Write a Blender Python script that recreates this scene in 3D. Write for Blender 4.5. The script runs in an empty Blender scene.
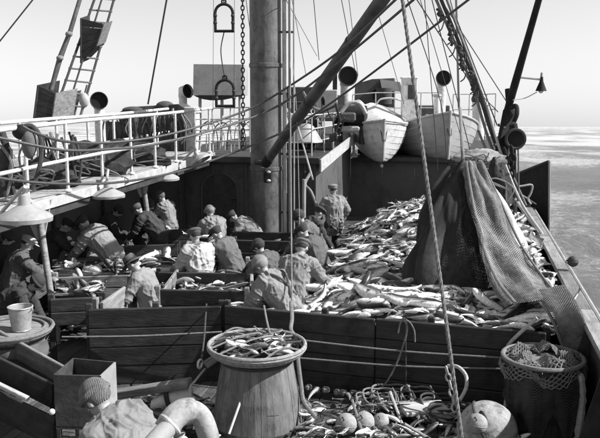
import bpy, bmesh, math, random
import numpy as np
from mathutils import Vector, Matrix, noise

random.seed(7); rng = np.random.default_rng(7)
sc = bpy.context.scene
COL = sc.collection
R = math.radians

# ------------------------------------------------------------------ camera
CAM_H = 3.9
PITCH = R(9.05)
FPX = 760.0                       # focal length in photo pixels (600 wide)
cam_d = bpy.data.cameras.new('camera'); cam = bpy.data.objects.new('camera', cam_d)
COL.objects.link(cam)
cam.location = (0, 0, CAM_H); cam.rotation_euler = (math.pi/2 - PITCH, 0, 0)
cam_d.sensor_width = 36; cam_d.lens = 36*FPX/600
cam_d.clip_start = 0.1; cam_d.clip_end = 20000
sc.camera = cam

# ------------------------------------------------------------------ sky, sun, exposure
SUN_EL = R(42); SUN_AZ = R(96)    # azimuth clockwise from +Y (view direction): from the right, a little behind the camera
w = bpy.data.worlds.new('World'); sc.world = w; w.use_nodes = True
nt = w.node_tree; bg = nt.nodes['Background']
sky = nt.nodes.new('ShaderNodeTexSky'); sky.sky_type = 'NISHITA'; sky.sun_disc = False
sky.sun_elevation = SUN_EL; sky.sun_rotation = SUN_AZ; sky.dust_density = 0.1; sky.air_density = 2.0; sky.ozone_density = 1.0; sky.altitude = 0
tcw = nt.nodes.new('ShaderNodeTexCoord'); mpw = nt.nodes.new('ShaderNodeMapping')   # the ship pitches: the sky's horizon follows the sea's
mpw.inputs['Rotation'].default_value = (R(2.2), 0, 0); nt.links.new(tcw.outputs['Generated'], mpw.inputs['Vector']); nt.links.new(mpw.outputs[0], sky.inputs[0])
bw = nt.nodes.new('ShaderNodeRGBToBW')                     # black-and-white film
nt.links.new(sky.outputs[0], bw.inputs[0]); nt.links.new(bw.outputs[0], bg.inputs[0])
bg.inputs[1].default_value = 0.083
sd = bpy.data.lights.new('sun', 'SUN'); sd.energy = 5.0; sd.angle = R(0.6); sd.color = (1, 1, 1)
sun = bpy.data.objects.new('sun', sd); COL.objects.link(sun)
sdir = Vector((math.sin(SUN_AZ)*math.cos(SUN_EL), math.cos(SUN_AZ)*math.cos(SUN_EL), math.sin(SUN_EL)))
sun.rotation_euler = sdir.to_track_quat('Z', 'Y').to_euler(); sun.location = (20, -5, 30)
vs = sc.view_settings; vs.view_transform = 'Standard'; vs.look = 'None'; vs.exposure = 0.75; vs.gamma = 1.0
vs.use_curve_mapping = False

# ------------------------------------------------------------------ survey helpers
cP, sP = math.cos(PITCH), math.sin(PITCH)
def ray(x, y):
    a = (x-300)/FPX; b = (219-y)/FPX
    return Vector((a, cP + sP*b, -sP + cP*b))
def P(x, y, Y):                    # surveyed point at distance Y ahead
    r = ray(x, y); return Vector((0, 0, CAM_H)) + r*(Y/r.y)
def Z(x, y, z):                    # surveyed point at height z above the deck
    r = ray(x, y); return Vector((0, 0, CAM_H)) + r*((z-CAM_H)/r.z)
AX = R(12.3)
def S(u, v, z):                    # ship coordinates: u forward along the ship, v to starboard
    return Vector((u*math.sin(AX)+v*math.cos(AX), u*math.cos(AX)-v*math.sin(AX), z))
UD = Vector((math.sin(AX), math.cos(AX), 0)); VD = Vector((math.cos(AX), -math.sin(AX), 0)); ZD = Vector((0, 0, 1))

# ------------------------------------------------------------------ materials (black-and-white: greys only)
MATS = {}
def mat(name, c, rough=.7, var=.35, scale=5.0, bump=.25, bscale=40.0, stretch=(1, 1, 1), metal=0.0, spec=.5, dirt=0.0, dscale=2.0, objvar=.0):
    m = bpy.data.materials.new(name); m.use_nodes = True; MATS[name] = m
    t = m.node_tree; b = t.nodes['Principled BSDF']
    b.inputs['Roughness'].default_value = rough; b.inputs['Metallic'].default_value = metal
    b.inputs['Specular IOR Level'].default_value = spec
    tc = t.nodes.new('ShaderNodeTexCoord'); mp = t.nodes.new('ShaderNodeMapping'); mp.inputs['Scale'].default_value = stretch
    t.links.new(tc.outputs['Object'], mp.inputs['Vector'])
    n1 = t.nodes.new('ShaderNodeTexNoise'); n1.inputs['Scale'].default_value = scale; n1.inputs['Detail'].default_value = 8; n1.inputs['Roughness'].default_value = .65
    t.links.new(mp.outputs[0], n1.inputs['Vector'])
    rp = t.nodes.new('ShaderNodeMapRange'); rp.inputs[1].default_value = .3; rp.inputs[2].default_value = .7
    rp.inputs[3].default_value = c*(1-var); rp.inputs[4].default_value = min(c*(1+var), .9)
    t.links.new(n1.outputs['Fac'], rp.inputs[0]); out = rp.outputs[0]
    if dirt > 0:
        n2 = t.nodes.new('ShaderNodeTexNoise'); n2.inputs['Scale'].default_value = dscale; n2.inputs['Detail'].default_value = 10; n2.inputs['Roughness'].default_value = .75
        t.links.new(tc.outputs['Object'], n2.inputs['Vector'])
        r2 = t.nodes.new('ShaderNodeMapRange'); r2.inputs[1].default_value = .5; r2.inputs[2].default_value = .66; r2.inputs[3].default_value = 1; r2.inputs[4].default_value = 1-dirt
        t.links.new(n2.outputs['Fac'], r2.inputs[0])
        mu = t.nodes.new('ShaderNodeMath'); mu.operation = 'MULTIPLY'; t.links.new(out, mu.inputs[0]); t.links.new(r2.outputs[0], mu.inputs[1]); out = mu.outputs[0]
    if objvar > 0:
        oi = t.nodes.new('ShaderNodeObjectInfo'); r3 = t.nodes.new('ShaderNodeMapRange')
        r3.inputs[3].default_value = 1-objvar; r3.inputs[4].default_value = 1+objvar; t.links.new(oi.outputs['Random'], r3.inputs[0])
        mu = t.nodes.new('ShaderNodeMath'); mu.operation = 'MULTIPLY'; t.links.new(out, mu.inputs[0]); t.links.new(r3.outputs[0], mu.inputs[1]); out = mu.outputs[0]
    t.links.new(out, b.inputs['Base Color'])
    n3 = t.nodes.new('ShaderNodeTexNoise'); n3.inputs['Scale'].default_value = bscale; n3.inputs['Detail'].default_value = 6
    t.links.new(mp.outputs[0], n3.inputs['Vector'])
    bp = t.nodes.new('ShaderNodeBump'); bp.inputs['Strength'].default_value = bump; bp.inputs['Distance'].default_value = .02
    t.links.new(n3.outputs['Fac'], bp.inputs['Height']); t.links.new(bp.outputs[0], b.inputs['Normal'])
    return m
GR = (1, 9, 9)                      # grain along the local x axis
M = MATS
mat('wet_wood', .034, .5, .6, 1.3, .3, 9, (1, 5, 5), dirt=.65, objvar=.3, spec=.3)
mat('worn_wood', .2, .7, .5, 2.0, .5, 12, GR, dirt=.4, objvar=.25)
mat('pale_wood', .42, .75, .3, 2.0, .4, 12, GR, dirt=.35, objvar=.15)
mat('deck_wood', .07, .5, .5, 2.0, .5, 10, GR, dirt=.5, objvar=.35)
mat('dark_steel', .035, .7, .5, 3, .25, 25, dirt=.5)
mat('black_steel', .02, .75, .5, 4, .25, 30, dirt=.3, spec=.2)
mat('wall_steel', .085, .75, .5, 1.2, .2, 14, dirt=.45, dscale=1.2, spec=.25)
mat('grey_paint', .3, .5, .18, 2.5, .15, 20, dirt=.3)
mat('light_grey_paint', .4, .6, .2, 4, .15, 20, dirt=.4, dscale=6)
mat('white_paint', .6, .55, .15, 4, .15, 25, dirt=.5, dscale=7)
mat('rail_paint', .55, .6, .2, 5, .2, 30, dirt=.55, dscale=9)
mat('tub_wood', .14, .75, .4, 3, .3, 14, (5, 5, .7), dirt=.5, dscale=4, objvar=.1)
mat('spar_paint', .055, .6, .5, 4, .3, 20, dirt=.5, dscale=5)
mat('pipe_paint', .3, .65, .3, 6, .4, 14, dirt=.6, dscale=10)
mat('boat_paint', .5, .5, .15, 3, .15, 20, dirt=.4, dscale=5)
mat('mast_paint', .1, .6, .55, 3.5, .35, 16, (1, 1, .3), dirt=.6, dscale=5)
mat('galvanised', .38, .45, .3, 8, .2, 30, metal=.3, dirt=.35, dscale=6)
mat('rope_dark', .06, .85, .4, 20, .8, 160)
mat('rope_mid', .22, .9, .35, 30, .8, 200)
mat('rope_pale', .5, .9, .25, 30, .8, 200)
mat('wire', .07, .45, .3, 30, .3, 200, metal=.3)
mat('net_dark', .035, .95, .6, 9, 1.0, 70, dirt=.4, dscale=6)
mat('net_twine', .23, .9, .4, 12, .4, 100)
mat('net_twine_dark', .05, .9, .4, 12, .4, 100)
mat('canvas_white', .58, .85, .15, 5, .4, 25, dirt=.25, dscale=4)
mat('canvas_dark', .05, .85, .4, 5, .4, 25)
mat('float_steel', .3, .75, .4, 7, .5, 14, dirt=.6, dscale=9)
mat('skin', .32, .55, .2, 12, .2, 90)
mat('glass', .6, .1, .05, 3, 0)
mat('interior_black', .008, .9, .2, 4, .1)
mat('wicker', .28, .8, .4, 25, .6, 120)
mat('fish_base', .09, .5, .7, 9, .8, 30)
def cloth(n, c, rough=.9):
    m = mat(n, c, rough, .15, 9, .1, 140, dirt=.28, dscale=7); t = m.node_tree; b = t.nodes['Principled BSDF']
    tc = t.nodes.new('ShaderNodeTexCoord'); mp = t.nodes.new('ShaderNodeMapping'); mp.inputs['Scale'].default_value = (1, 1, .33); mp.inputs['Rotation'].default_value = (.25, .35, 0)
    t.links.new(tc.outputs['Object'], mp.inputs[0]); nz = t.nodes.new('ShaderNodeTexNoise'); nz.inputs['Scale'].default_value = 6.5; nz.inputs['Detail'].default_value = 1.5; nz.inputs['Distortion'].default_value = .7
    t.links.new(mp.outputs[0], nz.inputs['Vector']); bp = t.nodes.new('ShaderNodeBump'); bp.inputs['Strength'].default_value = .25; bp.inputs['Distance'].default_value = .03
    old = b.inputs['Normal'].links[0].from_socket; t.links.new(nz.outputs['Fac'], bp.inputs['Height']); t.links.new(old, bp.inputs['Normal']); t.links.new(bp.outputs[0], b.inputs['Normal'])
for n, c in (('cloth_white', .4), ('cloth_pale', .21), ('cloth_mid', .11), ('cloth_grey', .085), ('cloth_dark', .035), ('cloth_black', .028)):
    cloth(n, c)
cloth('oilskin_pale', .17, .7)
cloth('oilskin_hat', .2, .8)
mat('walk_wood', .3, .75, .3, 2.0, .4, 12, GR, dirt=.35, objvar=.15)
mat('hair', .03, .8, .4, 30, .6, 120)
mat('boat_grey', .3, .4, .15, 2.5, .1, 20, dirt=.25, dscale=3)
mat('rubber', .03, .4, .3, 6, .2, 30)

def knit():                                                  # ribbed wool
    m = mat('knit_wool', .15, .95, .3, 14, .5, 90, dirt=.3, dscale=8); t = m.node_tree; b = t.nodes['Principled BSDF']
    tc = t.nodes.new('ShaderNodeTexCoord'); wv = t.nodes.new('ShaderNodeTexWave'); wv.inputs['Scale'].default_value = 22; wv.inputs['Distortion'].default_value = 2.5; wv.inputs['Detail'].default_value = 2
    t.links.new(tc.outputs['Object'], wv.inputs[0]); bp = t.nodes.new('ShaderNodeBump'); bp.inputs['Strength'].default_value = .8; bp.inputs['Distance'].default_value = .012
    old = b.inputs['Normal'].links[0].from_socket; t.links.new(wv.outputs['Fac'], bp.inputs['Height']); t.links.new(old, bp.inputs['Normal']); t.links.new(bp.outputs[0], b.inputs['Normal'])
knit()
def fish_mat():
    m = bpy.data.materials.new('fish_skin'); m.use_nodes = True; t = m.node_tree; b = t.nodes['Principled BSDF']
    b.inputs['Roughness'].default_value = .34
    a = t.nodes.new('ShaderNodeAttribute'); a.attribute_name = 'tone'
    tc = t.nodes.new('ShaderNodeTexCoord'); n = t.nodes.new('ShaderNodeTexNoise'); n.inputs['Scale'].default_value = 28; n.inputs['Detail'].default_value = 6; n.inputs['Roughness'].default_value = .7
    t.links.new(tc.outputs['Object'], n.inputs['Vector'])
    r = t.nodes.new('ShaderNodeMapRange'); r.inputs[1].default_value = .35; r.inputs[2].default_value = .65; r.inputs[3].default_value = .55; r.inputs[4].default_value = 1.2
    t.links.new(n.outputs['Fac'], r.inputs[0])
    oi = t.nodes.new('ShaderNodeObjectInfo'); r3 = t.nodes.new('ShaderNodeMapRange'); r3.inputs[3].default_value = .75; r3.inputs[4].default_value = 1.25; t.links.new(oi.outputs['Random'], r3.inputs[0])
    m1 = t.nodes.new('ShaderNodeMath'); m1.operation = 'MULTIPLY'; m2 = t.nodes.new('ShaderNodeMath'); m2.operation = 'MULTIPLY'; m2.use_clamp = True
    t.links.new(a.outputs['Fac'], m1.inputs[0]); t.links.new(r.outputs[0], m1.inputs[1]); t.links.new(m1.outputs[0], m2.inputs[0]); t.links.new(r3.outputs[0], m2.inputs[1])
    t.links.new(m2.outputs[0], b.inputs['Base Color'])
    bp = t.nodes.new('ShaderNodeBump'); bp.inputs['Strength'].default_value = .2; bp.inputs['Distance'].default_value = .01
    t.links.new(n.outputs['Fac'], bp.inputs['Height']); t.links.new(bp.outputs[0], b.inputs['Normal'])
    M['fish_skin'] = m
fish_mat()

def sea_mat():
    m = bpy.data.materials.new('sea_water'); m.use_nodes = True; t = m.node_tree; b = t.nodes['Principled BSDF']
    tc = t.nodes.new('ShaderNodeTexCoord')
    def nz(scale, detail, stretch=(1, 1, 1), rough=.6):
        mp = t.nodes.new('ShaderNodeMapping'); mp.inputs['Scale'].default_value = stretch; t.links.new(tc.outputs['Object'], mp.inputs[0])
        n = t.nodes.new('ShaderNodeTexNoise'); n.inputs['Scale'].default_value = scale; n.inputs['Detail'].default_value = detail; n.inputs['Roughness'].default_value = rough
        t.links.new(mp.outputs[0], n.inputs['Vector']); return n.outputs['Fac']
    big = nz(.03, 4, (1, .6, 1)); fine = nz(.9, 12, (1.4, 1, 1), .88)
    ad = t.nodes.new('ShaderNodeMath'); ad.operation = 'MULTIPLY_ADD'; t.links.new(fine, ad.inputs[0]); ad.inputs[1].default_value = .9; t.links.new(big, ad.inputs[2])
    sx = t.nodes.new('ShaderNodeSeparateXYZ'); t.links.new(tc.outputs['Object'], sx.inputs[0])      # a belt of broken surf 200-480 m off
    wv = nz(.012, 3); ya = t.nodes.new('ShaderNodeMath'); ya.operation = 'MULTIPLY_ADD'; t.links.new(wv, ya.inputs[0]); ya.inputs[1].default_value = 160; t.links.new(sx.outputs[1], ya.inputs[2])
    b1 = t.nodes.new('ShaderNodeMapRange'); b1.inputs[1].default_value = 270; b1.inputs[2].default_value = 330; t.links.new(ya.outputs[0], b1.inputs[0])
    b2 = t.nodes.new('ShaderNodeMapRange'); b2.inputs[1].default_value = 480; b2.inputs[2].default_value = 620; b2.inputs[3].default_value = .12; b2.inputs[4].default_value = 0; t.links.new(ya.outputs[0], b2.inputs[0])
    bb = t.nodes.new('ShaderNodeMath'); bb.operation = 'MULTIPLY'; t.links.new(b1.outputs[0], bb.inputs[0]); t.links.new(b2.outputs[0], bb.inputs[1])
    a2 = t.nodes.new('ShaderNodeMath'); t.links.new(ad.outputs[0], a2.inputs[0]); t.links.new(bb.outputs[0], a2.inputs[1]); ad = a2
    b.inputs['Specular IOR Level'].default_value = .3
    fr = t.nodes.new('ShaderNodeMapRange'); fr.inputs[1].default_value = .93; fr.inputs[2].default_value = 1.06; t.links.new(ad.outputs[0], fr.inputs[0])
    mx = t.nodes.new('ShaderNodeMix'); mx.data_type = 'RGBA'; t.links.new(fr.outputs[0], mx.inputs[0])
    mx.inputs[6].default_value = (.3, .3, .3, 1); mx.inputs[7].default_value = (.8, .8, .8, 1)
    t.links.new(mx.outputs[2], b.inputs['Base Color'])
    rr = t.nodes.new('ShaderNodeMapRange'); rr.inputs[3].default_value = .45; rr.inputs[4].default_value = .8; t.links.new(fr.outputs[0], rr.inputs[0]); t.links.new(rr.outputs[0], b.inputs['Roughness'])
    bp = t.nodes.new('ShaderNodeBump'); bp.inputs['Strength'].default_value = 1.0; bp.inputs['Distance'].default_value = 1.6
    f2 = nz(1.2, 12, (1.4, 1, 1), .8); t.links.new(f2, bp.inputs['Height']); t.links.new(bp.outputs[0], b.inputs['Normal'])
    M['sea_water'] = m
sea_mat()

# ------------------------------------------------------------------ object helpers
def tag(o, label=None, cat=None, group=None, kind=None):
    if label: o['label'] = label
    if cat: o['category'] = cat
    if group: o['group'] = group
    if kind: o['kind'] = kind
    return o
def thing(name, label, cat, loc, group=None):
    o = bpy.data.objects.new(name, None); COL.objects.link(o); o.location = loc; o.empty_display_size = .2
    return tag(o, label, cat, group)
def origin(o):
    v = Vector(o.location)
    while o.parent: o = o.parent; v = v + Vector(o.location)
    return v
class MB:
    def __init__(s): s.v = []; s.f = []
    def add(s, vs_, fs):
        n = len(s.v); s.v += [tuple(p) for p in vs_]; s.f += [tuple(i+n for i in f) for f in fs]; return s
    def box(s, c, size, ax=None, ch=0.0):
        ax = ax or (Vector((1, 0, 0)), Vector((0, 1, 0)), Vector((0, 0, 1)))
        c = Vector(c); h = [k/2 for k in size]; ch = min(ch, min(h)*.6)
        if ch <= 0:
            vv = [c+ax[0]*(h[0]*i)+ax[1]*(h[1]*j)+ax[2]*(h[2]*k) for i in (-1, 1) for j in (-1, 1) for k in (-1, 1)]
            return s.add(vv, [(0, 1, 3, 2), (4, 6, 7, 5), (0, 4, 5, 1), (2, 3, 7, 6), (0, 2, 6, 4), (1, 5, 7, 3)])
        vv = []; idx = {}
        for i in (-1, 1):
            for j in (-1, 1):
                for k in (-1, 1):
                    for d in range(3):
                        hh = [h[q]-(ch if q != d else 0) for q in range(3)]
                        idx[(i, j, k, d)] = len(vv); vv.append(c+ax[0]*(hh[0]*i)+ax[1]*(hh[1]*j)+ax[2]*(hh[2]*k))
        fs = []
        for d in range(3):
            a, b = [q for q in range(3) if q != d]
            for sg in (-1, 1):
                q = []
                for (m_, n_) in ((-1, -1), (1, -1), (1, 1), (-1, 1)):
                    t = [0, 0, 0]; t[d] = sg; t[a] = m_; t[b] = n_; q.append(idx[(*t, d)])
                fs.append(q)
        for d in range(3):
            a, b = [q for q in range(3) if q != d]
            for m_ in (-1, 1):
                for n_ in (-1, 1):
                    q = []
                    for sg, w_ in ((-1, a), (1, a), (1, b), (-1, b)):
                        t = [0, 0, 0]; t[d] = sg; t[a] = m_; t[b] = n_; q.append(idx[(*t, w_)])
                    fs.append(q)
        for i in (-1, 1):
            for j in (-1, 1):
                for k in (-1, 1): fs.append([idx[(i, j, k, d)] for d in range(3)])
        return s.add(vv, fs)
    def tube(s, pts, r, n=8, caps=True):
        pts = [Vector(p) for p in pts]; m = len(pts)
        rs = r if hasattr(r, '__len__') else [r]*m
        vv = []; up = None
        for i, p in enumerate(pts):
            t = (pts[min(i+1, m-1)]-pts[max(i-1, 0)])
            if t.length < 1e-9: t = Vector((0, 0, 1))
            t.normalize()
            if up is None:
                a = Vector((0, 0, 1)) if abs(t.z) < .9 else Vector((1, 0, 0)); up = (a - t*a.dot(t)).normalized()
            else:
                up = up - t*up.dot(t)
                if up.length < 1e-6:
                    a = Vector((1, 0, 0)) if abs(t.x) < .9 else Vector((0, 1, 0)); up = a - t*a.dot(t)
                up.normalize()
            sd_ = t.cross(up)
            for k in range(n):
                a = 2*math.pi*k/n; vv.append(p+(up*math.cos(a)+sd_*math.sin(a))*rs[i])
        fs = [(i*n+k, i*n+(k+1) % n, (i+1)*n+(k+1) % n, (i+1)*n+k) for i in range(m-1) for k in range(n)]
        if caps: fs += [tuple(range(n-1, -1, -1)), tuple((m-1)*n+k for k in range(n))]
        return s.add(vv, fs)
    def lathe(s, base, prof, n=24, ax=None, closed_top=False, a0=0.0, a1=2*math.pi):
        base = Vector(base); A = Vector(ax).normalized() if ax is not None else Vector((0, 0, 1))
        q = Vector((1, 0, 0)) if abs(A.x) < .9 else Vector((0, 1, 0)); X = (q-A*q.dot(A)).normalized(); Y = A.cross(X)
        full = abs(a1-a0-2*math.pi) < 1e-6; nn = n if full else n+1; vv = []
        for (r_, z_) in prof:
            for k in range(nn):
                a = a0+(a1-a0)*k/n; vv.append(base+A*z_+(X*math.cos(a)+Y*math.sin(a))*r_)
        fs = []
        for i in range(len(prof)-1):
            for k in range(n):
                k2 = (k+1) % nn; fs.append((i*nn+k, i*nn+k2, (i+1)*nn+k2, (i+1)*nn+k))
        if closed_top: fs.append(tuple((len(prof)-1)*nn+k for k in range(nn)))
        return s.add(vv, fs)
    def torus(s, c, Rr, r, ax=(0, 0, 1), n=28, m=8, sx=1.0):
        c = Vector(c); A = Vector(ax).normalized(); q = Vector((1, 0, 0)) if abs(A.x) < .9 else Vector((0, 1, 0)); X = (q-A*q.dot(A)).normalized(); Y = A.cross(X)
        vv = []
        for i in range(n):
            a = 2*math.pi*i/n; d = X*math.cos(a)+Y*math.sin(a)
            for k in range(m):
                b = 2*math.pi*k/m; vv.append(c+d*(Rr+r*math.cos(b))+A*(r*math.sin(b)))
        fs = [(i*m+k, ((i+1) % n)*m+k, ((i+1) % n)*m+(k+1) % m, i*m+(k+1) % m) for i in range(n) for k in range(m)]
        return s.add(vv, fs)
    def ball(s, c, rad, ax=None, n=14, m=9):
        c = Vector(c); rad = rad if hasattr(rad, '__len__') else (rad,)*3
        ax = ax or (Vector((1, 0, 0)), Vector((0, 1, 0)), Vector((0, 0, 1))); vv = []
        for i in range(1, m):
            t = math.pi*i/m
            for k in range(n):
                a = 2*math.pi*k/n
                vv.append(c+ax[0]*(rad[0]*math.sin(t)*math.cos(a))+ax[1]*(rad[1]*math.sin(t)*math.sin(a))+ax[2]*(rad[2]*math.cos(t)))
        vv.append(c+ax[2]*rad[2]); vv.append(c-ax[2]*rad[2]); T = len(vv)-2; B = T+1
        fs = [(i*n+k, (i+1)*n+k, (i+1)*n+(k+1) % n, i*n+(k+1) % n) for i in range(m-2) for k in range(n)]
        fs += [(T, k, (k+1) % n) for k in range(n)] + [(B, (m-2)*n+(k+1) % n, (m-2)*n+k) for k in range(n)]
        return s.add(vv, fs)
    def capsule(s, p0, r0, p1, r1, n=12):
        p0 = Vector(p0); p1 = Vector(p1); d = p1-p0
        d = d.normalized() if d.length > 1e-6 else Vector((0, 0, 1)); pts = []; rs = []
        for a in (85, 60, 30, 0): pts.append(p0-d*(r0*math.sin(R(a)))); rs.append(r0*math.cos(R(a)))
        for a in (0, 30, 60, 85): pts.append(p1+d*(r1*math.sin(R(a)))); rs.append(r1*math.cos(R(a)))
        return s.tube(pts, rs, n)
    def prism(s, poly, off):                                   # polygon (world points) extruded by the vector off
        poly = [Vector(p) for p in poly]; off = Vector(off); n = len(poly)
        return s.add(poly+[p+off for p in poly], [tuple(range(n-1, -1, -1)), tuple(range(n, 2*n))]+[(i, (i+1) % n, n+(i+1) % n, n+i) for i in range(n)])
    def build(s, name, m, parent=None, smooth=False, org=None):
        V = [Vector(p) for p in s.v]
        if parent is not None: o0 = origin(parent)
        elif org is not None: o0 = Vector(org)
        else:
            o0 = Vector((sum(p.x for p in V)/len(V), sum(p.y for p in V)/len(V), min(p.z for p in V)))
        me = bpy.data.meshes.new(name); me.from_pydata([p-o0 for p in V], [], s.f)
        bm = bmesh.new(); bm.from_mesh(me); bmesh.ops.recalc_face_normals(bm, faces=bm.faces); bm.to_mesh(me); bm.free()
        if smooth:
            me.shade_smooth()
            if smooth != 'all': me.set_sharp_from_angle(angle=R(38))
        me.materials.append(M[m] if isinstance(m, str) else m)
        o = bpy.data.objects.new(name, me); COL.objects.link(o)
        if parent is not None: o.parent = parent
        else: o.location = o0
        return o
def spl(pts, n=8):                                            # smooth curve through points
    pts = [Vector(p) for p in pts]
    if len(pts) == 2: return [pts[0].lerp(pts[1], i/n) for i in range(n+1)]
    out = []; q = [pts[0]*2-pts[1]]+pts+[pts[-1]*2-pts[-2]]
    for i in range(1, len(q)-2):
        a, b, c, d = q[i-1], q[i], q[i+1], q[i+2]
        for k in range(n):
            t = k/n; out.append(.5*((2*b)+(c-a)*t+(2*a-5*b+4*c-d)*t*t+(3*b-a-3*c+d)*t**3))
    out.append(pts[-1]); return out
_bm_cache = {}
def board(name, p0, p1, hgt, thick, m, parent, upv=ZD, ch=.008, jit=0.0):
    """plank whose TOP edge runs p0-p1, hanging down hgt; local x runs along the grain"""
    p0 = Vector(p0); p1 = Vector(p1); d = p1-p0; L = d.length; X = d.normalized(); Zv = (upv-X*upv.dot(X)).normalized(); Y = Zv.cross(X)
    key = (round(L, 2), round(hgt, 3), round(thick, 3), m)
    if key not in _bm_cache:
        mb = MB().box((0, 0, 0), (L, thick, hgt), None, ch); me = bpy.data.meshes.new(name); me.from_pydata(mb.v, [], mb.f)
        bm = bmesh.new(); bm.from_mesh(me); bmesh.ops.recalc_face_normals(bm, faces=bm.faces); bm.to_mesh(me); bm.free()
        me.materials.append(M[m]); _bm_cache[key] = me
    o = bpy.data.objects.new(name, _bm_cache[key]); COL.objects.link(o)
    c = (p0+p1)/2 - Zv*(hgt/2) + Y*random.uniform(-jit, jit)
    mt = Matrix((X, Y, Zv)).transposed().to_4x4(); mt.translation = c-(origin(parent) if parent else Vector())
    o.matrix_local = mt
    if parent: o.parent = parent
    return o
def rope(name, label, pts, r, m='rope_dark', cat='rope', n=8, seg=8, group=None):
    mb = MB().tube(spl(pts, seg), r, n); o = mb.build(name, m, None, True); return tag(o, label, cat, group)
def chain_mesh(mb, pts, L=.09, r=.011):
    pts = [Vector(p) for p in pts]; tot = sum((pts[i+1]-pts[i]).length for i in range(len(pts)-1)); n = int(tot/(L*.78)); k = 0
    for i in range(n):
        s_ = (i+.5)/n*tot; j = 0; acc = 0
        while j < len(pts)-2 and acc+(pts[j+1]-pts[j]).length < s_: acc += (pts[j+1]-pts[j]).length; j += 1
        d = (pts[j+1]-pts[j]).normalized(); c = pts[j]+d*(s_-acc)
        a = Vector((0, 1, 0)) if abs(d.y) < .8 else Vector((1, 0, 0)); e = d.cross(a).normalized(); f = d.cross(e)
        q = e if i % 2 else f
        loop = [c+d*(math.cos(t)*L*.5)+q*(math.sin(t)*L*.3) for t in [2*math.pi*h/10 for h in range(11)]]
        mb.tube(loop, r, 5, False)
    return mb

# ================================================================== SETTING
# ------------------------------------------------------------------ sea (the ship is pitching: the sea plane is tilted to the deck)
def build_sea():
    rr = np.concatenate([[0.5], np.geomspace(3, 9000, 300)])
    aa = np.concatenate([np.linspace(-180, -42, 40, endpoint=False), np.linspace(-42, 42, 420, endpoint=False), np.linspace(42, 180, 40, endpoint=False)])*math.pi/180
    Rm, Am = np.meshgrid(rr, aa, indexing='ij'); X = Rm*np.sin(Am); Y = Rm*np.cos(Am); Zz = np.zeros_like(X)
    for i in range(34):
        lam = 1.6*(1.13**i); k = 2*math.pi/lam; th = R(-60)+rng.normal(0, .55); ph = rng.uniform(0, 6.28)
        amp = .012*lam**.95 if lam < 5 else .012*5**.95
        att = np.clip((lam/(Rm*.03))-1, 0, 1)
        q = np.sin(k*(X*math.sin(th)+Y*math.cos(th))+ph); Zz += amp*.85*att*(q+.35*q*np.abs(q))
    n, m = X.shape; V = np.stack([X, Y, Zz], -1).reshape(-1, 3)
    fs = [(i*m+k, i*m+(k+1) % m, (i+1)*m+(k+1) % m, (i+1)*m+k) for i in range(n-1) for k in range(m)]
    me = bpy.data.meshes.new('sea'); me.from_pydata(V.tolist(), [], fs); me.shade_smooth(); me.materials.append(M['sea_water'])
    o = bpy.data.objects.new('sea', me); COL.objects.link(o); o.location = (0, 0, -1.9); o.rotation_euler = (R(-2.1), 0, 0)
    tag(o, kind='structure')
build_sea()

VB = 1.52       # starboard bulwark
VP = -8.3       # port side
# ------------------------------------------------------------------ deck with planks laid along the ship
dk = MB(); dk.add([S(-4, VP, -.06), S(-4, VB, -.06), S(60, VB, -.06), S(60, VP, -.06)], [(0, 1, 2, 3)])
deck = tag(dk.build('deck', 'dark_steel', None, org=(0, 0, 0)), kind='structure')
v = VP+.1; i = 0
while v < VB-.1:
    for (a, b) in ((3.2, 8.6), (8.605, 13.9), (13.905, 19.0)):
        sh = .9*((i*7) % 3-1)
        board('plank', S(a+(sh if a > 4 else 0), v, random.uniform(-.003, .003)), S(b+(sh if b < 18 else 0)-.006, v, random.uniform(-.003, .003)), .05, .148, 'deck_wood', deck, ch=.006)
    v += .155; i += 1

# ------------------------------------------------------------------ hull and starboard bulwark
hu = thing('ship_hull', 'dark riveted steel hull side below the starboard rail', 'hull', S(10, VB, -2))
for k in range(12):
    u0 = -4+k*3.0
    MB().box(S(u0+1.5, VB+.03, -1.7), (2.985, .05, 3.3), (UD, VD, ZD), .01).build('hull_plate', 'black_steel', hu)
bu = thing('bulwark', 'dark steel starboard bulwark with worn pale cap rail beside the fish heap', 'bulwark', S(10, VB, 0))
for k in range(11):
    u0 = 2+k*2.6
    MB().box(S(u0+1.3, VB, .6), (2.585, .03, 1.2), (UD, VD, ZD), .005).build('plate', 'dark_steel', bu)
    board('cap_rail', S(u0, VB, 1.285), S(u0+2.592, VB, 1.285), .07, .2, 'worn_wood', bu, ch=.02)
    for q in (.6, 1.9):
        MB().prism([S(u0+q, VB-.02, 0), S(u0+q, VB-.02, 1.18), S(u0+q, VB-.1, 1.18), S(u0+q, VB-.4, 0)], UD*.02).build('stay', 'dark_steel', bu)
MB().tube([S(2, VB+.16, 1.2), S(30, VB+.16, 1.2)], .035, 8).build('rubbing_bar', 'grey_paint', bu, True)

# ------------------------------------------------------------------ port side wall under the walkway
pw = thing('side_wall', 'dark steel side wall under the port walkway behind the shaded men', 'wall', S(12, VP, 0))
for k in range(9):
    MB().box(S(3+k*2.2+1.1, VP, 1.12), (2.19, .04, 2.24), (UD, VD, ZD), .006).build('plate', 'wall_steel', pw)
    MB().box(S(3+k*2.2+2.195, VP+.06, 1.12), (.06, .1, 2.2), (UD, VD, ZD), .006).build('frame', 'dark_steel', pw)

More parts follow.
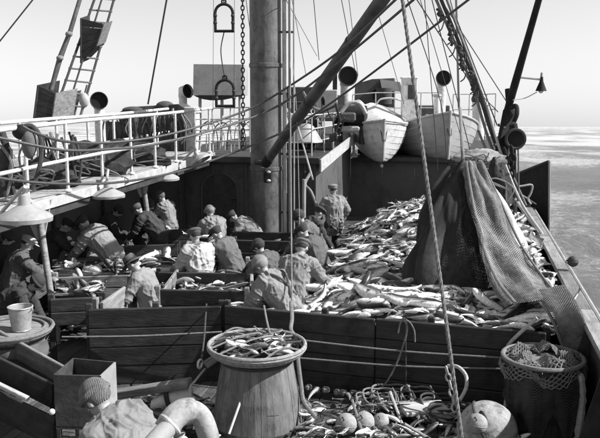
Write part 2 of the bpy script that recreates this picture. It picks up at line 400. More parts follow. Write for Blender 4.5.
# ------------------------------------------------------------------ deckhouse: front casing to port, recessed part to starboard
dh = thing('deckhouse', 'dark steel deckhouse front behind the mast and the working men', 'deckhouse', S(21, -4.5, 0))
U1, U2, VS_ = 19.0, 25.0, -3.75
H1, H2 = 2.35, 1.92
nplate = 5
for k in range(nplate):
    va = VP+(VS_-VP)*k/nplate; vb = VP+(VS_-VP)*(k+1)/nplate
    MB().box(S(U1, (va+vb)/2, H1/2), (.03, vb-va-.006, H1), (UD, VD, ZD), .004).build('plate', 'wall_steel', dh)
    MB().box(S(U1-.035, vb, H1/2), (.03, .07, H1-.02), (UD, VD, ZD), .006).build('seam_strip', 'wall_steel', dh)
for k in range(3):                                            # side wall facing starboard
    ua = U1+2*k
    MB().box(S(ua+1.02, VS_, H1/2), (1.99, .03, H1), (UD, VD, ZD), .004).build('plate', 'wall_steel', dh)
for k in range(5):
    va = VS_+(VB-VS_)*k/5; vb = VS_+(VB-VS_)*(k+1)/5
    MB().box(S(U2, (va+vb)/2+.02, H2/2), (.03, vb-va-.006, H2), (UD, VD, ZD), .004).build('plate', 'wall_steel', dh)
MB().box(S((U1+40)/2, (VP+VS_)/2, H1+.03), (40-U1+.3, VS_-VP+.2, .06), (UD, VD, ZD), .01).build('upper_deck', 'dark_steel', dh)
MB().box(S((U2+40)/2, (VS_+VB)/2+.1, H2+.03), (40-U2+.3, VB-VS_-.1, .06), (UD, VD, ZD), .01).build('boat_deck', 'dark_steel', dh)
MB().box(S(U1-.18, (VP+VS_)/2, H1-.02), (.05, VS_-VP+.3, .16), (UD, VD, ZD), .01).build('deck_edge', 'dark_steel', dh)
MB().box(S(U2-.18, (VS_+VB)/2, H2-.01), (.05, VB-VS_-.2, .12), (UD, VD, ZD), .01).build('deck_edge', 'dark_steel', dh)
MB().prism([S(U1-.2, VS_+.16, H1-.3), S(U2, VS_+.16, H1+.12), S(U2, VS_+.16, H1+.42), S(U1-.2, VS_+.16, H1+.02)], VD*.04).build('side_fascia', 'light_grey_paint', dh)
MB().tube(spl([P(311, 172, 19.2), P(305, 184, 18.9), P(311, 192, 18.7), P(319, 212, 18.4)], 6), .04, 8).build('hose', 'rope_mid', dh, True)
# arched door opening in the casing front, door set back behind a raised coaming
dv = -6.3
arch = [S(U1-.05, dv-.5, .1)]+[S(U1-.05, dv-.5*math.cos(R(a)), 1.5+.45*math.sin(R(a))) for a in range(0, 181, 15)]+[S(U1-.05, dv+.5, .1)]
MB().prism(arch, UD*.04).build('door', 'dark_steel', dh)
dr_ = [c for c in dh.children if c.name.startswith('door')][0]; MB().tube(arch+[arch[0]], .03, 6).build('door_coaming', 'wall_steel', dr_, True)
for zz in (.6, 1.3): MB().box(S(U1-.09, dv+.4, zz), (.04, .18, .05), (UD, VD, ZD), .01).build('door_hinge', 'dark_steel', dr_)
# pipes down the casing front and side
for vv_, r_ in ((-4.0, .035), (-5.05, .03), (-7.2, .03)):
    MB().tube([S(U1-.1, vv_, .1), S(U1-.1, vv_, H1-.05)], r_, 8).build('pipe', 'dark_steel', dh, True)

# ------------------------------------------------------------------ port walkway with white double railing
VI, VO = -6.5, -7.75
def W_(u, v, z): return S(u, v, z+.02*(u-9))
UW = (UD+ZD*.02).normalized()
ZW = 2.3
cw = thing('walkway', 'raised port walkway with white double pipe railing over the gutting tables', 'walkway', S(12, VI, 0))
for k in range(5):
    for j in range(7):
        va = VO+(VI-VO)*j/7; vb = VO+(VI-VO)*(j+1)/7
        board('floor_plank', W_(6+k*2.6, (va+vb)/2, ZW), W_(6+k*2.6+2.59, (va+vb)/2, ZW), .05, (VI-VO)/7-.008, 'walk_wood', cw, ch=.006)
MB().box(W_(12.5, VI+.03, ZW-.1), (13.2, .04, .17), (UW, VD, UW.cross(VD)*-1), .008).build('fascia', 'light_grey_paint', cw)
MB().box(W_(12.5, VI-.05, ZW-.26), (13.2, .1, .14), (UW, VD, UW.cross(VD)*-1), .008).build('beam', 'dark_steel', cw)
MB().box(W_(12.5, VO, ZW-.16), (13.2, .05, .24), (UW, VD, UW.cross(VD)*-1), .008).build('beam', 'dark_steel', cw)
for k in range(9): MB().box(W_(6.6+k*1.5, (VI+VO)/2, ZW-.13), (.08, VI-VO-.12, .14), (UD, VD, ZD), .008).build('cross_beam', 'dark_steel', cw)
nu = [6.7, 7.9, 9.12, 10.35, 11.55, 12.8, 14.05, 15.25, 16.45, 17.7, 18.8]
for side, off, zt in ((VI, 0, 1.14), (VO+.05, .55, 1.12)):
    for k, u_ in enumerate(nu):
        u_ += off
        MB().tube([W_(u_, side, ZW), W_(u_, side, ZW+zt)], .029, 10).build('post', 'rail_paint', cw, True)
        MB().lathe(W_(u_, side, ZW), [(.07, 0), (.07, .02), (.04, .05)], 12).build('post_foot', 'rail_paint', cw, True)
    for zz, r_ in ((zt, .036), (.52, .032)):
        MB().tube(spl([W_(5.5, side, ZW+zz), W_(9, side, ZW+zz-.01), W_(12, side, ZW+zz+.01), W_(16, side, ZW+zz-.015), W_(19, side, ZW+zz)], 6), r_, 10).build('rail', 'rail_paint', cw, True)
# leaning stanchions with gusset plates that carry the walkway
for (bx, by, tx, ty, Y0) in ((58, 344, 40, 224, 12.0), (153, 262, 143, 186, 16.6)):
    b_ = Z(bx, by, 0) if Y0 < 14 else P(bx+4, 283, Y0); t_ = P(tx, ty, Y0)
    t_.z = ZW-.36+.02*(Y0-9)
    ax_ = (t_-b_).normalized()
    MB().tube([b_, t_], .055, 10).build('stanchion', 'worn_wood', cw, True)
    MB().prism([t_+Vector((-.32, 0, .3)), t_+Vector((.2, 0, .3)), t_+Vector((.05, 0, -.35)), t_+Vector((-.07, 0, -.35))], Vector((0, .04, 0))).build('gusset_plate', 'light_grey_paint', cw)

# ================================================================== MAST, BOOM, RIG
mx_ = P(267, 250, 18.1).x
mast = thing('mast', 'thick grey steel mast rising in front of the deckhouse', 'mast', (mx_, 18.1, 0))
MB().lathe((mx_, 18.1, 0), [(.375, 0), (.375, 3), (.37, 5.5), (.36, 9.5), (.34, 12)], 32).build('tube', 'mast_paint', mast, True)
for zz in (.06, 2.2, 4.6): MB().lathe((mx_, 18.1, zz), [(.377, 0), (.392, .01), (.392, .09), (.377, .1)], 32).build('band', 'mast_paint', mast, True)
for k, (dx, r_) in enumerate(((.44, .05), (.56, .03), (.66, .02))):
    MB().tube([(mx_+dx, 17.95-.05*k, .3), (mx_+dx, 17.95-.05*k, 10)], r_, 8).build('pipe', ('light_grey_paint', 'grey_paint', 'grey_paint')[k], mast, True)
for zz in (1.2, 2.6, 4.0, 5.4): MB().box((mx_+.48, 17.95, zz), (.34, .04, .05), None, .006).build('pipe_clamp', 'dark_steel', mast)
hb = P(268, 176, 17.6)
MB().box(hb, (.2, .16, .3), None, .03).build('cleat_block', 'black_steel', mast)
for dz in (-.1, .1): MB().ball(hb+Vector((.02, -.1, dz)), (.05, .04, .035)).build('cleat_knob', 'light_grey_paint', mast, True)
MB().tube(spl([(mx_+.9, 17.9, 2.0), (mx_+.9, 17.9, .6), (mx_+1.0, 17.85, .42), (mx_+1.15, 17.8, .4)], 6), .045, 8).build('bent_pipe', 'grey_paint', mast, True)

b0 = P(266, 163, 17.6); b1 = P(386, -6, 13.0); b2 = b0+(b1-b0)*1.25
bm_ = thing('cargo_boom', 'dark thick derrick boom slanting up to the right from the mast foot', 'boom', b0)
MB().tube([b0+(b2-b0)*t for t in (0, .03, .3, .6, 1)], [.085, .095, .12, .125, .12], 16).build('spar', 'spar_paint', bm_, True)
MB().tube([b0-(b2-b0)*.004, b0+(b2-b0)*.035], .115, 14).build('heel_fitting', 'black_steel', bm_, True)
MB().tube([b0+Vector((-.25, .2, 0)), b0+Vector((.06, 0, 0))], .06, 8).build('gooseneck', 'dark_steel', bm_, True)
for t in (.35, .62): MB().tube([b0+(b2-b0)*t, b0+(b2-b0)*(t+.008)], .137, 16).build('band', 'dark_steel', bm_, True)
MB().tube(spl([b0+(b2-b0)*t+Vector((.13, -.14, .06-.2*t*(1-t))) for t in (0, .3, .6, 1)], 6), .02, 6).build('topping_wire', 'wire', bm_, True)

# ------------------------------------------------------------------ long sagging warps
rope('wire_rope', 'thick dark warp from upper right past the boom, sagging lowest along the walkway', [P(520, -40, 12), P(468, 0, 12.5), P(345, 93, 14.5), P(285, 131, 15.3), P(205, 163, 14.6), P(163, 175, 13.6), P(120, 182, 12.3), P(75, 184, 11.3), P(25, 181.5, 10.4), P(-30, 173, 9.6)], .021, 'wire', 'wire rope')
rope('wire_rope', 'upper of two dark warps crossing the mast and drooping above the white railing', [P(425, -28, 11), P(395, 0, 11.6), P(337, 53, 13.5), P(280, 92, 14.6), P(247, 110, 14.7), P(197, 127, 14.1), P(150, 138, 13), P(100, 143, 12), P(63, 141, 11), P(36, 133, 10.4), P(22, 126, 10.2)], .021, 'wire', 'wire rope')
rope('wire_rope', 'lower of two dark warps crossing the mast, running on to the left edge', [P(440, -24, 11), P(413, 0, 11.6), P(350, 53, 13.3), P(300, 92, 14.2), P(263, 113, 14.5), P(213, 130, 13.8), P(150, 145, 12.6), P(110, 149, 11.6), P(63, 150, 10.6), P(0, 138, 9.8), P(-40, 128, 9.4)], .021, 'wire', 'wire rope')

# near laid rope hanging across the foreground: three twisted strands
def laid_rope(name, label, p0, p1, r, pitch=.16, m='rope_mid'):
    p0 = Vector(p0); p1 = Vector(p1); d = (p1-p0); L = d.length; d.normalize(); e = d.cross(Vector((0, 1, 0))).normalized(); f = d.cross(e); mb = MB()
    n = int(L/pitch*10)
    for k in range(3):
        mb.tube([p0+d*(L*i/n)+(e*math.cos(2*math.pi*(L*i/n/pitch+k/3))+f*math.sin(2*math.pi*(L*i/n/pitch+k/3)))*r*.5 for i in range(n+1)], r*.56, 7, False)
    return tag(mb.build(name, m, None, True), label, 'rope')
laid_rope('rope', 'thick twisted rope hanging across the foreground from top edge to bottom edge', P(398.5, -30, 6.2), P(465, 462, 5.4), .0155)

# thin stays and lines
def stay(label, pts, r=.011, m='wire', group=None): return rope('stay', label, pts, r, m, 'stay', 6, 6, group)
stay('thin stay cutting the upper left corner of the sky', [P(-20, 66, 14), P(42, -12, 14)], .014)
stay('single stay rising to the top edge left of the hanging hoops', [P(148, 104, 21), P(168, -8, 20)], .024)
stay('thin vertical line left of the hanging hoops', [P(213.5, -8, 19), P(213, 110, 19)], .006)
stay('thin vertical line right of the hanging hoops', [P(234.5, -8, 19), P(234, 118, 19)], .006)
stay('thin rope slanting from the chain down to the mast', [P(245, -8, 18.5), P(254, 60, 18)], .008)
stay('thin pale line beside the mast slanting down right across open sky', [P(283, -6, 17.5), P(317, 56, 22)], .008, 'rope_mid')
stay('thin line falling from the top edge just right of the mast', [P(291, -6, 18), P(306, 75, 19)], .007)
stay('vertical thin line behind the boom at the top edge', [P(313, -8, 22), P(319, 60, 24)], .012)
stay('pair line slanting to the left cowl ventilator, left one', [P(340, -8, 22), P(355, 70, 25)], .012)
stay('pair line slanting to the left cowl ventilator, right one', [P(348, -8, 22), P(358, 76, 25)], .01)
stay('light line hanging from the upper deck edge past the mast pipes', [P(293, 66, 17), P(297, 120, 16), P(300, 240, 14)], .009, 'rope_mid')
stay('pale rope from the top edge to the deckhouse rail right of the mast', [P(296, 120, 17), P(313, 180, 16.8)], .02, 'rope_pale')
stay('leftmost of the lines descending over the lifeboats', [P(405, -8, 15), P(440, 100, 17), P(447, 160, 17.5)], .01)
stay('line descending between the two lifeboats', [P(424, -8, 15), P(438, 170, 18)], .009)
stay('line descending beside the right lifeboat stem', [P(430, -8, 15), P(470, 150, 17.5)], .01)
stay('line slanting across the right lifeboat to the gallows', [P(412, -8, 15), P(470, 82, 17), P(494, 128, 17.5)], .012)
stay('line falling behind the right lifeboat to the bulwark', [P(448, -8, 16), P(492, 150, 17.5)], .01)
stay('rightmost thin line slanting down to the gallows top', [P(457, 20, 16), P(497, 125, 17)], .013)
stay('line just right of the front rope slanting to the right lifeboat', [P(418, -8, 16), P(462, 140, 18)], .008)
stay('line from the top edge to the left lifeboat cover', [P(372, -8, 20), P(404, 104, 24)], .009)
stay('line crossing behind the shroud bundle to the right', [P(436, -8, 17), P(512, 110, 19)], .012)
stay('slack line looping between shrouds and gallows', [P(462, 40, 16.4), P(476, 86, 16.6), P(498, 112, 16.8)], .01)
stay('thin pole beside the heavy shroud bundle', [P(456, -10, 16.5), P(459, 108, 17.2)], .028, 'grey_paint')
# heavy starboard shroud with lashings, running down to the bulwark
sh = thing('shroud', 'heavy starboard shroud bundle with lashings running down to the rail', 'shroud', S(17, VB, 1.2))
for k, (x0, x1, x2, x3) in enumerate(((433, 470, 489, 515), (438, 474, 494, 521), (444, 477, 497, 526))):
    MB().tube(spl([P(x0, -8, 15.5), P(x1, 80, 16.3), P(x2, 140, 16.8), P(x3, 205, 17.2)], 8), (.03, .036, .026)[k], 8).build('shroud_wire', ('rope_mid', 'rope_dark', 'rope_mid')[k], sh, True)
for k in range(7):
    t = k/6; a = P(441+34*t+(2 if k % 2 else -2), 14+75*t, 15.7+.5*t)
    MB().tube(spl([a+Vector((-.05, 0, .1)), a+Vector((.02, -.04, .05)), a+Vector((-.03, -.04, 0)), a+Vector((.04, -.04, -.06)), a+Vector((.02, 0, -.13))], 4), .028+.012*random.random(), 7).build('lashing', 'rope_dark', sh, True)
    MB().tube(spl([a, a+Vector((.1, -.05, -.06)), a+Vector((.06, -.05, -.28)), a+Vector((-.02, -.02, -.36))], 4), .014, 5).build('rope_end', 'rope_dark', sh, True)

# ------------------------------------------------------------------ port shroud with ratlines (rope ladder) and light boards
lad = thing('rope_ladder', 'rope ladder of port shrouds with rungs rising to the top edge', 'rigging', P(66, 122, 16.4))
A0, A1 = P(52, 120, 16.4), P(97, -8, 17.4); B0, B1 = P(79, 122, 16.6), P(116, -8, 17.5); C0, C1 = P(64, 120, 16.5), P(104, -8, 17.4)
for a, b, r_ in ((A0, A1, .03), (B0, B1, .028), (C0, C1, .022)): MB().tube([a, b], r_, 8).build('shroud_wire', 'rope_dark', lad, True)
for k in range(11):
    t = .03+k*.092; MB().tube([A0.lerp(A1, t)-Vector((.04, 0, 0)), B0.lerp(B1, t-.01)+Vector((.04, 0, 0))], .02, 6).build('rung', 'rope_mid', lad, True)
pl = thing('derrick_pole', 'slim grey pole leaning beside the port rope ladder', 'pole', P(54, 82, 16.2))
MB().tube([P(51, 90, 16.2), P(60, 58, 16.3), P(70, 32, 16.4), P(82, -8, 16.6)], [.05, .06, .05, .045], 10).build('spar', 'mast_paint', pl, True)
for (x, y) in ((60, 58), (69, 34)): MB().ball(P(x, y, 16.25), (.08, .08, .06), None, 10, 6).build('collar', 'rope_mid', pl, True)
def light_board(label, q, Y, th):
    pts = [P(x, y, Y) for x, y in q]; t = thing('light_screen_box', label, 'light box', pts[3])
    n = 5
    for k in range(n):
        a = pts[0].lerp(pts[3], k/n); b = pts[1].lerp(pts[2], k/n); c = pts[1].lerp(pts[2], (k+.94)/n); d = pts[0].lerp(pts[3], (k+.94)/n)
        MB().prism([a, b, c, d], (0.02, .05, 0)).build('plank', 'wet_wood', t)
    MB().prism([pts[0], pts[0]+Vector((th, .35, .1)), pts[3]+Vector((th, .35, .1)), pts[3]], (0.03, -.02, 0)).build('side_board', 'wet_wood', t)
    MB().prism([pts[1], pts[1]+Vector((th, .35, .1)), pts[2]+Vector((th, .35, .1)), pts[2]], (0.03, -.02, 0)).build('side_board', 'worn_wood', t)
    MB().prism([pts[3], pts[2], pts[2]+Vector((th, .35, .1)), pts[3]+Vector((th, .35, .1))], (0, 0, -.03)).build('bottom_board', 'wet_wood', t)
light_board('dark wooden light screen box at the foot of the port rope ladder', [(37, 85), (55, 93), (51, 121), (33, 117)], 16.0, .35)
light_board('dark wooden light screen box high in the port rope ladder', [(80, 18), (103, 24), (96, 46), (80, 62)], 16.9, .1)
gp = thing('gangplank', 'narrow board leaning between the rope ladder and the railing', 'board', P(72, 120, 16.8))
MB().prism([P(72, 92, 16.8), P(81, 90, 16.8), P(74, 119, 16.8), P(64, 119, 16.8)], (0, .05, 0)).build('plank', 'worn_wood', gp)
bk = thing('pulley_block', 'pale pulley block hanging from the port shrouds by the railing', 'pulley', P(84, 110, 16.6))
MB().ball(P(84, 100, 16.5), (.11, .09, .16)).build('shell', 'light_grey_paint', bk, True)
MB().tube([P(87, 85, 16.6), P(84, 96, 16.5)], .02, 6).build('strop', 'rope_dark', bk, True)
MB().tube([P(84, 103, 16.5), P(80, 118, 16.5)], .03, 6).build('tackle', 'rope_mid', bk, True)

# ------------------------------------------------------------------ hanging hoops and chain
def hoop(label, x0, x1, y0, y1, Y):
    a = P(x0, y0, Y); b = P(x1, y1, Y); wd = b.x-a.x; cx = (a.x+b.x)/2; t = thing('metal_hoop', label, 'hoop', Vector((cx, Y, b.z)))
    top = a.z-wd/2
    MB().tube([Vector((a.x, Y, b.z))]+[Vector((cx-wd/2*math.cos(R(q)), Y, top+wd/2*math.sin(R(q)))) for q in range(0, 181, 15)]+[Vector((b.x, Y, b.z))], .035, 8).build('arch', 'black_steel', t, True)
    MB().tube([Vector((a.x-.03, Y, b.z)), Vector((b.x+.03, Y, b.z))], .035, 8).build('crossbar', 'black_steel', t, True)
    MB().torus(Vector((cx, Y, a.z+.06)), .05, .02, (0, 1, 0), 14, 6).build('eye', 'black_steel', t, True)
    for sx in (a.x, b.x):
        for f in (.35, .75): MB().ball(Vector((sx, Y, b.z+(top-b.z)*f+.05)), .05, None, 8, 6).build('bolt', 'dark_steel', t, True)
hoop('upper arched metal hoop hanging in the sky left of the mast', 215, 233, 4, 31, 19)
hoop('lower arched metal hoop hanging in front of the grey box', 216, 234, 80, 106, 19)
rope('rope', 'short rope joining the two hanging hoops', [P(224, 32, 19), P(221, 48, 19), P(222, 62, 19), P(225, 79, 19)], .014, 'rope_dark')
rope('rope', 'rope end above the upper hoop', [P(223, -8, 19), P(224, 3, 19)], .014, 'rope_dark')
ch = chain_mesh(MB(), [P(242.5, -8, 18.6), P(243.2, 150, 18.6)], .13, .016).build('chain', 'black_steel', None, True); tag(ch, 'dark chain hanging vertically left of the mast', 'chain')

# ================================================================== UPPER DECK THINGS
def ventilator(label, x, y, rpx, Y, facing=(0, -1, 0), zb=None, stem=True, stem_mat='white_paint', hood='light_grey_paint'):
    c = P(x, y, Y); r = rpx*Y/FPX; f = Vector(facing).normalized(); zb = H2+.06 if zb is None else zb
    bx = c-f*(r*1.15); t = thing('ventilator', label, 'ventilator', Vector((bx.x, bx.y, zb)))
    rs = r*.62
    MB().tube([Vector((bx.x, bx.y, zb)), Vector((bx.x, bx.y, c.z-r*.75))], rs, 18).build('stem', stem_mat, t, True)
    MB().lathe(Vector((bx.x, bx.y, c.z-r*1.0)), [(rs*1.08, 0), (rs*1.12, .03), (rs*1.12, .1), (rs*1.05, .12)], 18).build('collar', stem_mat, t, True)
    path = [Vector((bx.x, bx.y, c.z-r*.9)), Vector((bx.x, bx.y, c.z-r*.45)), Vector((bx.x, bx.y, c.z-r*.05))+f*(r*.12), bx+f*(r*.55)+ZD*(r*.05), c-f*(r*.12), c]
    cw_ = MB().tube(path, [rs, rs*1.08, r*.85, r*.93, r*.98, r*1.02], 22, False).build('cowl', hood, t, True)
    MB().torus(c, r*1.0, r*.06, f, 26, 6).build('rim', 'dark_steel', cw_, True)
    MB().lathe(c-f*(r*.25), [(0, 0), (r*.93, .0)], 22, f).build('throat_shade', 'interior_black', cw_, True)  # flat black disc stands in for the shade inside the cowl
    return t
ventilator('cowl ventilator with dark round mouth on the port side beside the rope ladder', 99, 100.5, 8.3, 20, (.25, -1, 0), zb=2.3)
ventilator('cowl ventilator with dark round mouth behind the left lifeboat', 348, 76, 9.2, 27, (.1, -1, 0))
ventilator('cowl ventilator with dark round mouth above the right lifeboat', 443.5, 78, 7.2, 27.5, (0, -1, 0))
ventilator('pale cowl ventilator left of the grey box', 188, 91, 6.6, 24, (.75, -.6, .15), zb=H1+.06, hood='white_paint')
ventilator('small ventilator mouth among the machinery right of the boom', 334, 68, 3.6, 27, (-.3, -1, 0), stem_mat='dark_steel', hood='dark_steel')

# grey box-shaped lookout with bellied underside, on posts
gx = thing('lookout_box', 'plain grey box with dark bellied underside left of the mast', 'lookout box', P(218, 150, 23.5))
q = [P(193.5, 64, 23.5), P(243, 64.5, 23.5), P(243, 95, 23.5), P(193, 95, 23.5)]
MB().prism(q, (0.1, .9, 0)).build('body', 'grey_paint', gx)
bel = [q[3]]+[q[3].lerp(q[2], t)-ZD*(.2*math.sin(math.pi*min(1, t*1.05))*(1.2-t)) for t in (.08, .2, .35, .5, .65, .8, .92)]+[q[2]]
MB().prism([p-ZD*.004+Vector((0, -.01, 0)) for p in bel], (0.1, .9, 0)).build('belly', 'black_steel', gx)
for x in (200, 222, 240): MB().tube([P(x, 150, 23.9), P(x, 95, 23.9)], .05, 8).build('post', 'light_grey_paint', gx, True)

def railing(label, pts, h, n_rails, r=.025, m='white_paint', name='railing'):
    pts = [Vector(p) for p in pts]; t = thing(name, label, 'railing', pts[0])
    for p in pts: MB().tube([p, p+ZD*h], r, 8).build('post', m, t, True)
    for k in range(n_rails):
        z = h*(k+1)/n_rails; MB().tube([p+ZD*z for p in pts], r*.9, 8).build('rail', m, t, True)
    return t
railing('white railing below the grey box on the upper deck', [P(196, 152, 20.2), P(213, 152, 20.2), P(231, 152, 20), P(250, 152, 19.8)], 1.15, 4, .018, 'light_grey_paint')
railing('white railing running back beside the boom on the upper deck', [S(19.2, -4.6, H1+.06), S(19.3, -3.9, H1+.06), S(20.8, -3.85, H1+.06), S(22.3, -3.85, H1+.06), S(24, -3.85, H1+.06), S(26, -3.85, H1+.06)], 1.05, 3, .018, 'light_grey_paint')
railing('thin rail on the boat deck behind the left lifeboat', [P(352, 140, 29), P(375, 138, 29), P(394, 138, 29), P(420, 138, 29), P(440, 138, 29)], 1.7, 3, .022, 'light_grey_paint')
railing('thin rail on the boat deck behind the right lifeboat', [P(452, 140, 29.5), P(468, 140, 29.5), P(485, 140, 29.5), P(494, 140, 29.2)], 1.75, 3, .022, 'light_grey_paint')
# curled pipe rails under the box
cr = thing('cable_guard', 'row of thin curved guard bars left of the mast', 'guard', P(222, 152, 20.6))
for k in range(7):
    x = 205+k*7; MB().tube(spl([P(x-6, 150, 20.6), P(x-4, 128, 20.6), P(x+6, 121+k % 3, 20.6), P(x+12, 134, 20.5), P(x+13, 150, 20.5)], 5), .016, 6).build('bar', ('dark_steel', 'light_grey_paint')[k % 2], cr, True)

# white deck house panels and covered gear at the walkway end
wp = thing('deck_locker', 'white painted locker at the far end of the walkway railing', 'locker', P(190, 152, 20.5))
MB().box(P(189, 130, 20.9), (.5, .4, 1.25), (VD, UD, ZD), .02).build('body', 'white_paint', wp)
MB().box(P(189, 112, 20.9), (.56, .46, .05), (VD, UD, ZD), .015).build('lid', 'white_paint', wp)
MB().box(P(192, 130, 20.65), (.05, .05, .12), (VD, UD, ZD), .01).build('handle', 'dark_steel', wp)
ls = thing('stowed_raft', 'long dark covered raft stowed behind the walkway railing', 'raft', P(155, 165, 20.8))
MB().prism([P(116, 114, 21), P(128, 107, 21), P(178, 104, 20.6), P(184, 108, 20.6), P(183, 124, 20.6), P(122, 126, 21)], (0.1, .9, 0)).build('canvas_cover', 'canvas_dark', ls)
MB().ball(P(165, 106, 20.9), (.25, .3, .14)).build('bundle', 'canvas_dark', ls, True)
MB().ball(P(133, 110, 20.9), (.3, .3, .1)).build('bundle', 'canvas_dark', ls, True)
MB().prism([P(170, 118, 20.3), P(177, 118, 20.3), P(178, 160, 20.3), P(171, 160, 20.3)], (0, .1, 0)).build('leg', 'dark_steel', ls)
MB().prism([P(104, 122, 20.9), P(184, 120, 20.6), P(184, 152, 20.6), P(104, 158, 20.9)], (0.1, .35, 0)).build('rack', 'canvas_dark', ls)
# hanks of rope and net hung on the walkway rails
for k in range(26):
    if k < 19: x = 104+k*4.3; Y0 = 18.2-.02*k; y0 = 121-(x-104)*.085; y1 = y0+20+10*random.random()
    else: x = 28+(k-19)*7.5; Y0 = 13.2; y0 = 132+5*random.random(); y1 = y0+28+20*random.random()
    a = P(x, y0, Y0); b = P(x+random.uniform(-5, 5), y1, Y0); mid = (a+b)/2+Vector((random.uniform(-.12, .12), -.05, 0)); c = P(x+random.uniform(1, 4), y0+random.uniform(0, 5), Y0)
    mb = MB().tube(spl([a, mid, b, (b+c)/2+Vector((.08, .02, -.05)), c], 5), random.choice((.018, .024, .03)), 6)
    if k % 3 == 0: mb.tube(spl([a+Vector((.05, .03, 0)), mid+Vector((.12, .03, 0)), b+Vector((.08, 0, .1))], 5), .02, 6)
    tag(mb.build('rope_hank', random.choice(('rope_dark', 'rope_dark', 'rope_mid', 'net_dark')), None, True), 'loop of rope hung over the walkway railing' if k < 19 else 'loop of rope hung near the left end of the walkway railing', 'rope', 'rope hanks on the far railing' if k < 19 else 'rope hanks on the near railing')
nb = thing('net_bundle', 'dark net bundle hung on the railing at the left edge', 'net', P(4, 200, 11.6))
mb = MB(); mb.tube(spl([P(1, 130, 11.7), P(6, 150, 11.6), P(3, 175, 11.6), P(8, 196, 11.6)], 6), [.06]*6+[.1]*7+[.13]*6, 10); mb.build('roll', 'net_dark', nb, True)
MB().tube(spl([P(-3, 140, 11.5), P(12, 165, 11.5), P(6, 200, 11.5)], 6), .025, 6).build('tail', 'rope_mid', nb, True)
hk = thing('railing_bundle', 'dark block and pale fender lashed to the near railing', 'block', P(27, 170, 11.4))
MB().ball(P(23, 132, 11.35), (.16, .13, .12)).build('block', 'black_steel', hk, True)
MB().ball(P(29, 144, 11.3), (.11, .11, .22)).build('fender', 'cloth_mid', hk, True)
MB().tube(spl([P(18, 128, 11.3), P(32, 126, 11.3), P(41, 140, 11.3), P(40, 165, 11.3), P(32, 190, 11.3)], 6), .035, 7).build('lashing', 'rope_dark', hk, True)

# ------------------------------------------------------------------ lifeboats
def lifeboat(label, bow, yaw, L, B, D, pitch=0.0, cover=True, rise=.35):
    """double-ended boat, bow at local +x; bow = stem head position"""
    t = thing('lifeboat', label, 'lifeboat', bow); fx = Vector((math.sin(yaw), math.cos(yaw), 0)); rx = Vector((math.cos(yaw), -math.sin(yaw), 0))
    fx = (fx*math.cos(pitch)+ZD*math.sin(pitch)); up = rx.cross(fx)
    def W(x, y, z): return bow+fx*(x-L/2)+rx*y+up*z
    n = 16; st = 8; strakes = []; hullm = 'boat_paint' if cover else 'boat_grey'
    def sec(i):
        s = -1+2*i/n; b = B/2*(1-abs(s)**2.6)**.8 if abs(s) < 1 else 0.0; sheer = rise*(s*s)-rise; keel = -D-rise+.18*D*abs(s)**4
        xs = s*L/2; return b, sheer, keel, xs
    for side in (-1, 1):
        for k in range(st):
            vv = []
            for i in range(n+1):
                b, sh_, ke, xs = sec(i)
                for kk, lap in ((k, .012), (k+1, 0)):
                    a = kk/st; y = b*(math.sin(a*math.pi/2)**.75); z = ke+(sh_-ke)*(1-math.cos(a*math.pi/2))**.9
                    rake = 0.12*(sh_-z)/D*(1 if i == n else (.5 if i == n-1 else 0))
                    vv.append(W(xs-rake*0.8, side*(y+(lap if 0 < i < n else 0)), z))
            mb = MB().add(vv, [(2*i, 2*i+1, 2*i+3, 2*i+2) for i in range(n)]); mb.build('strake', hullm, t, True)
        gun = [W(sec(i)[3], side*(sec(i)[0]+.02), sec(i)[1]+.02) for i in range(n+1)]
        MB().tube(gun, .04, 8).build('gunwale', 'light_grey_paint', t, True)
    b, sh_, ke, xs = sec(n)
    MB().tube([W(xs+.03, 0, sh_+.08), W(xs-.03, 0, (sh_+ke)/2), W(xs-.12, 0, ke+.03), W(xs-.5, 0, ke-.14*0-.03)], [.035, .035, .035, .04], 8).build('stem_post', 'light_grey_paint', t, True)
    MB().tube([W(-L/2+.3, 0, -D-rise-.02), W(L/2-.5, 0, -D-rise-.02)], .05, 8).build('keel', 'light_grey_paint', t, True)
    if cover:
        vv = []
        for i in range(n+1):
            b, sh_, ke, xs = sec(i); rid = .34*(1-abs(xs/(L/2))**3)
            for c_ in (-1, -.6, -.2, 0, .2, .6, 1): vv.append(W(xs, c_*(b+.045), sh_+.03+rid*(1-abs(c_))+.015*math.sin(i*2.1+c_*3)-(.07 if abs(c_) == 1 else 0)))
        mb = MB().add(vv, [(7*i+j, 7*i+j+1, 7*i+7+j+1, 7*i+7+j) for i in range(n) for j in range(6)]); cv = mb.build('canvas_cover', 'canvas_white', t, True)
    else:
        vv = []
        for i in range(n+1):
            b, sh_, ke, xs = sec(i); vv += [W(xs, -b*.9, sh_-.25), W(xs, b*.9, sh_-.25)]
        MB().add(vv, [(2*i, 2*i+1, 2*i+3, 2*i+2) for i in range(n)]).build('inner_floor', 'worn_wood', t)
        for i in (4, 7, 10, 13):
            b, sh_, ke, xs = sec(i); MB().box(W(xs, 0, sh_-.12), (.2, b*1.9, .04), (fx, rx, up), .01).build('thwart', 'worn_wood', t)
    # chocks
    for s_ in (-.45, .35):
        MB().box(W(s_*L/2, 0, -D-rise-.1), (.12, B*.6, .16), (fx, rx, up), .01).build('chock', 'dark_steel', t)
    for k in range(3): MB().tube(spl([W(L/2*.8, (-.3+.3*k)*B*.4, -.1), W(L/2*.93, (-.5+.5*k)*.25, -rise*.6), W(L/2+.02, (-.04+.04*k), -D*.5-rise*.2)], 5), .012, 5).build('lashing', 'rope_dark', cv if cover else t, True)
    return t
lifeboat('white lifeboat with canvas cover, bow on, left of the pair', P(384.5, 121, 23.4), R(180+1), 5.4, 1.9, 1.12, R(-5), True, .34)
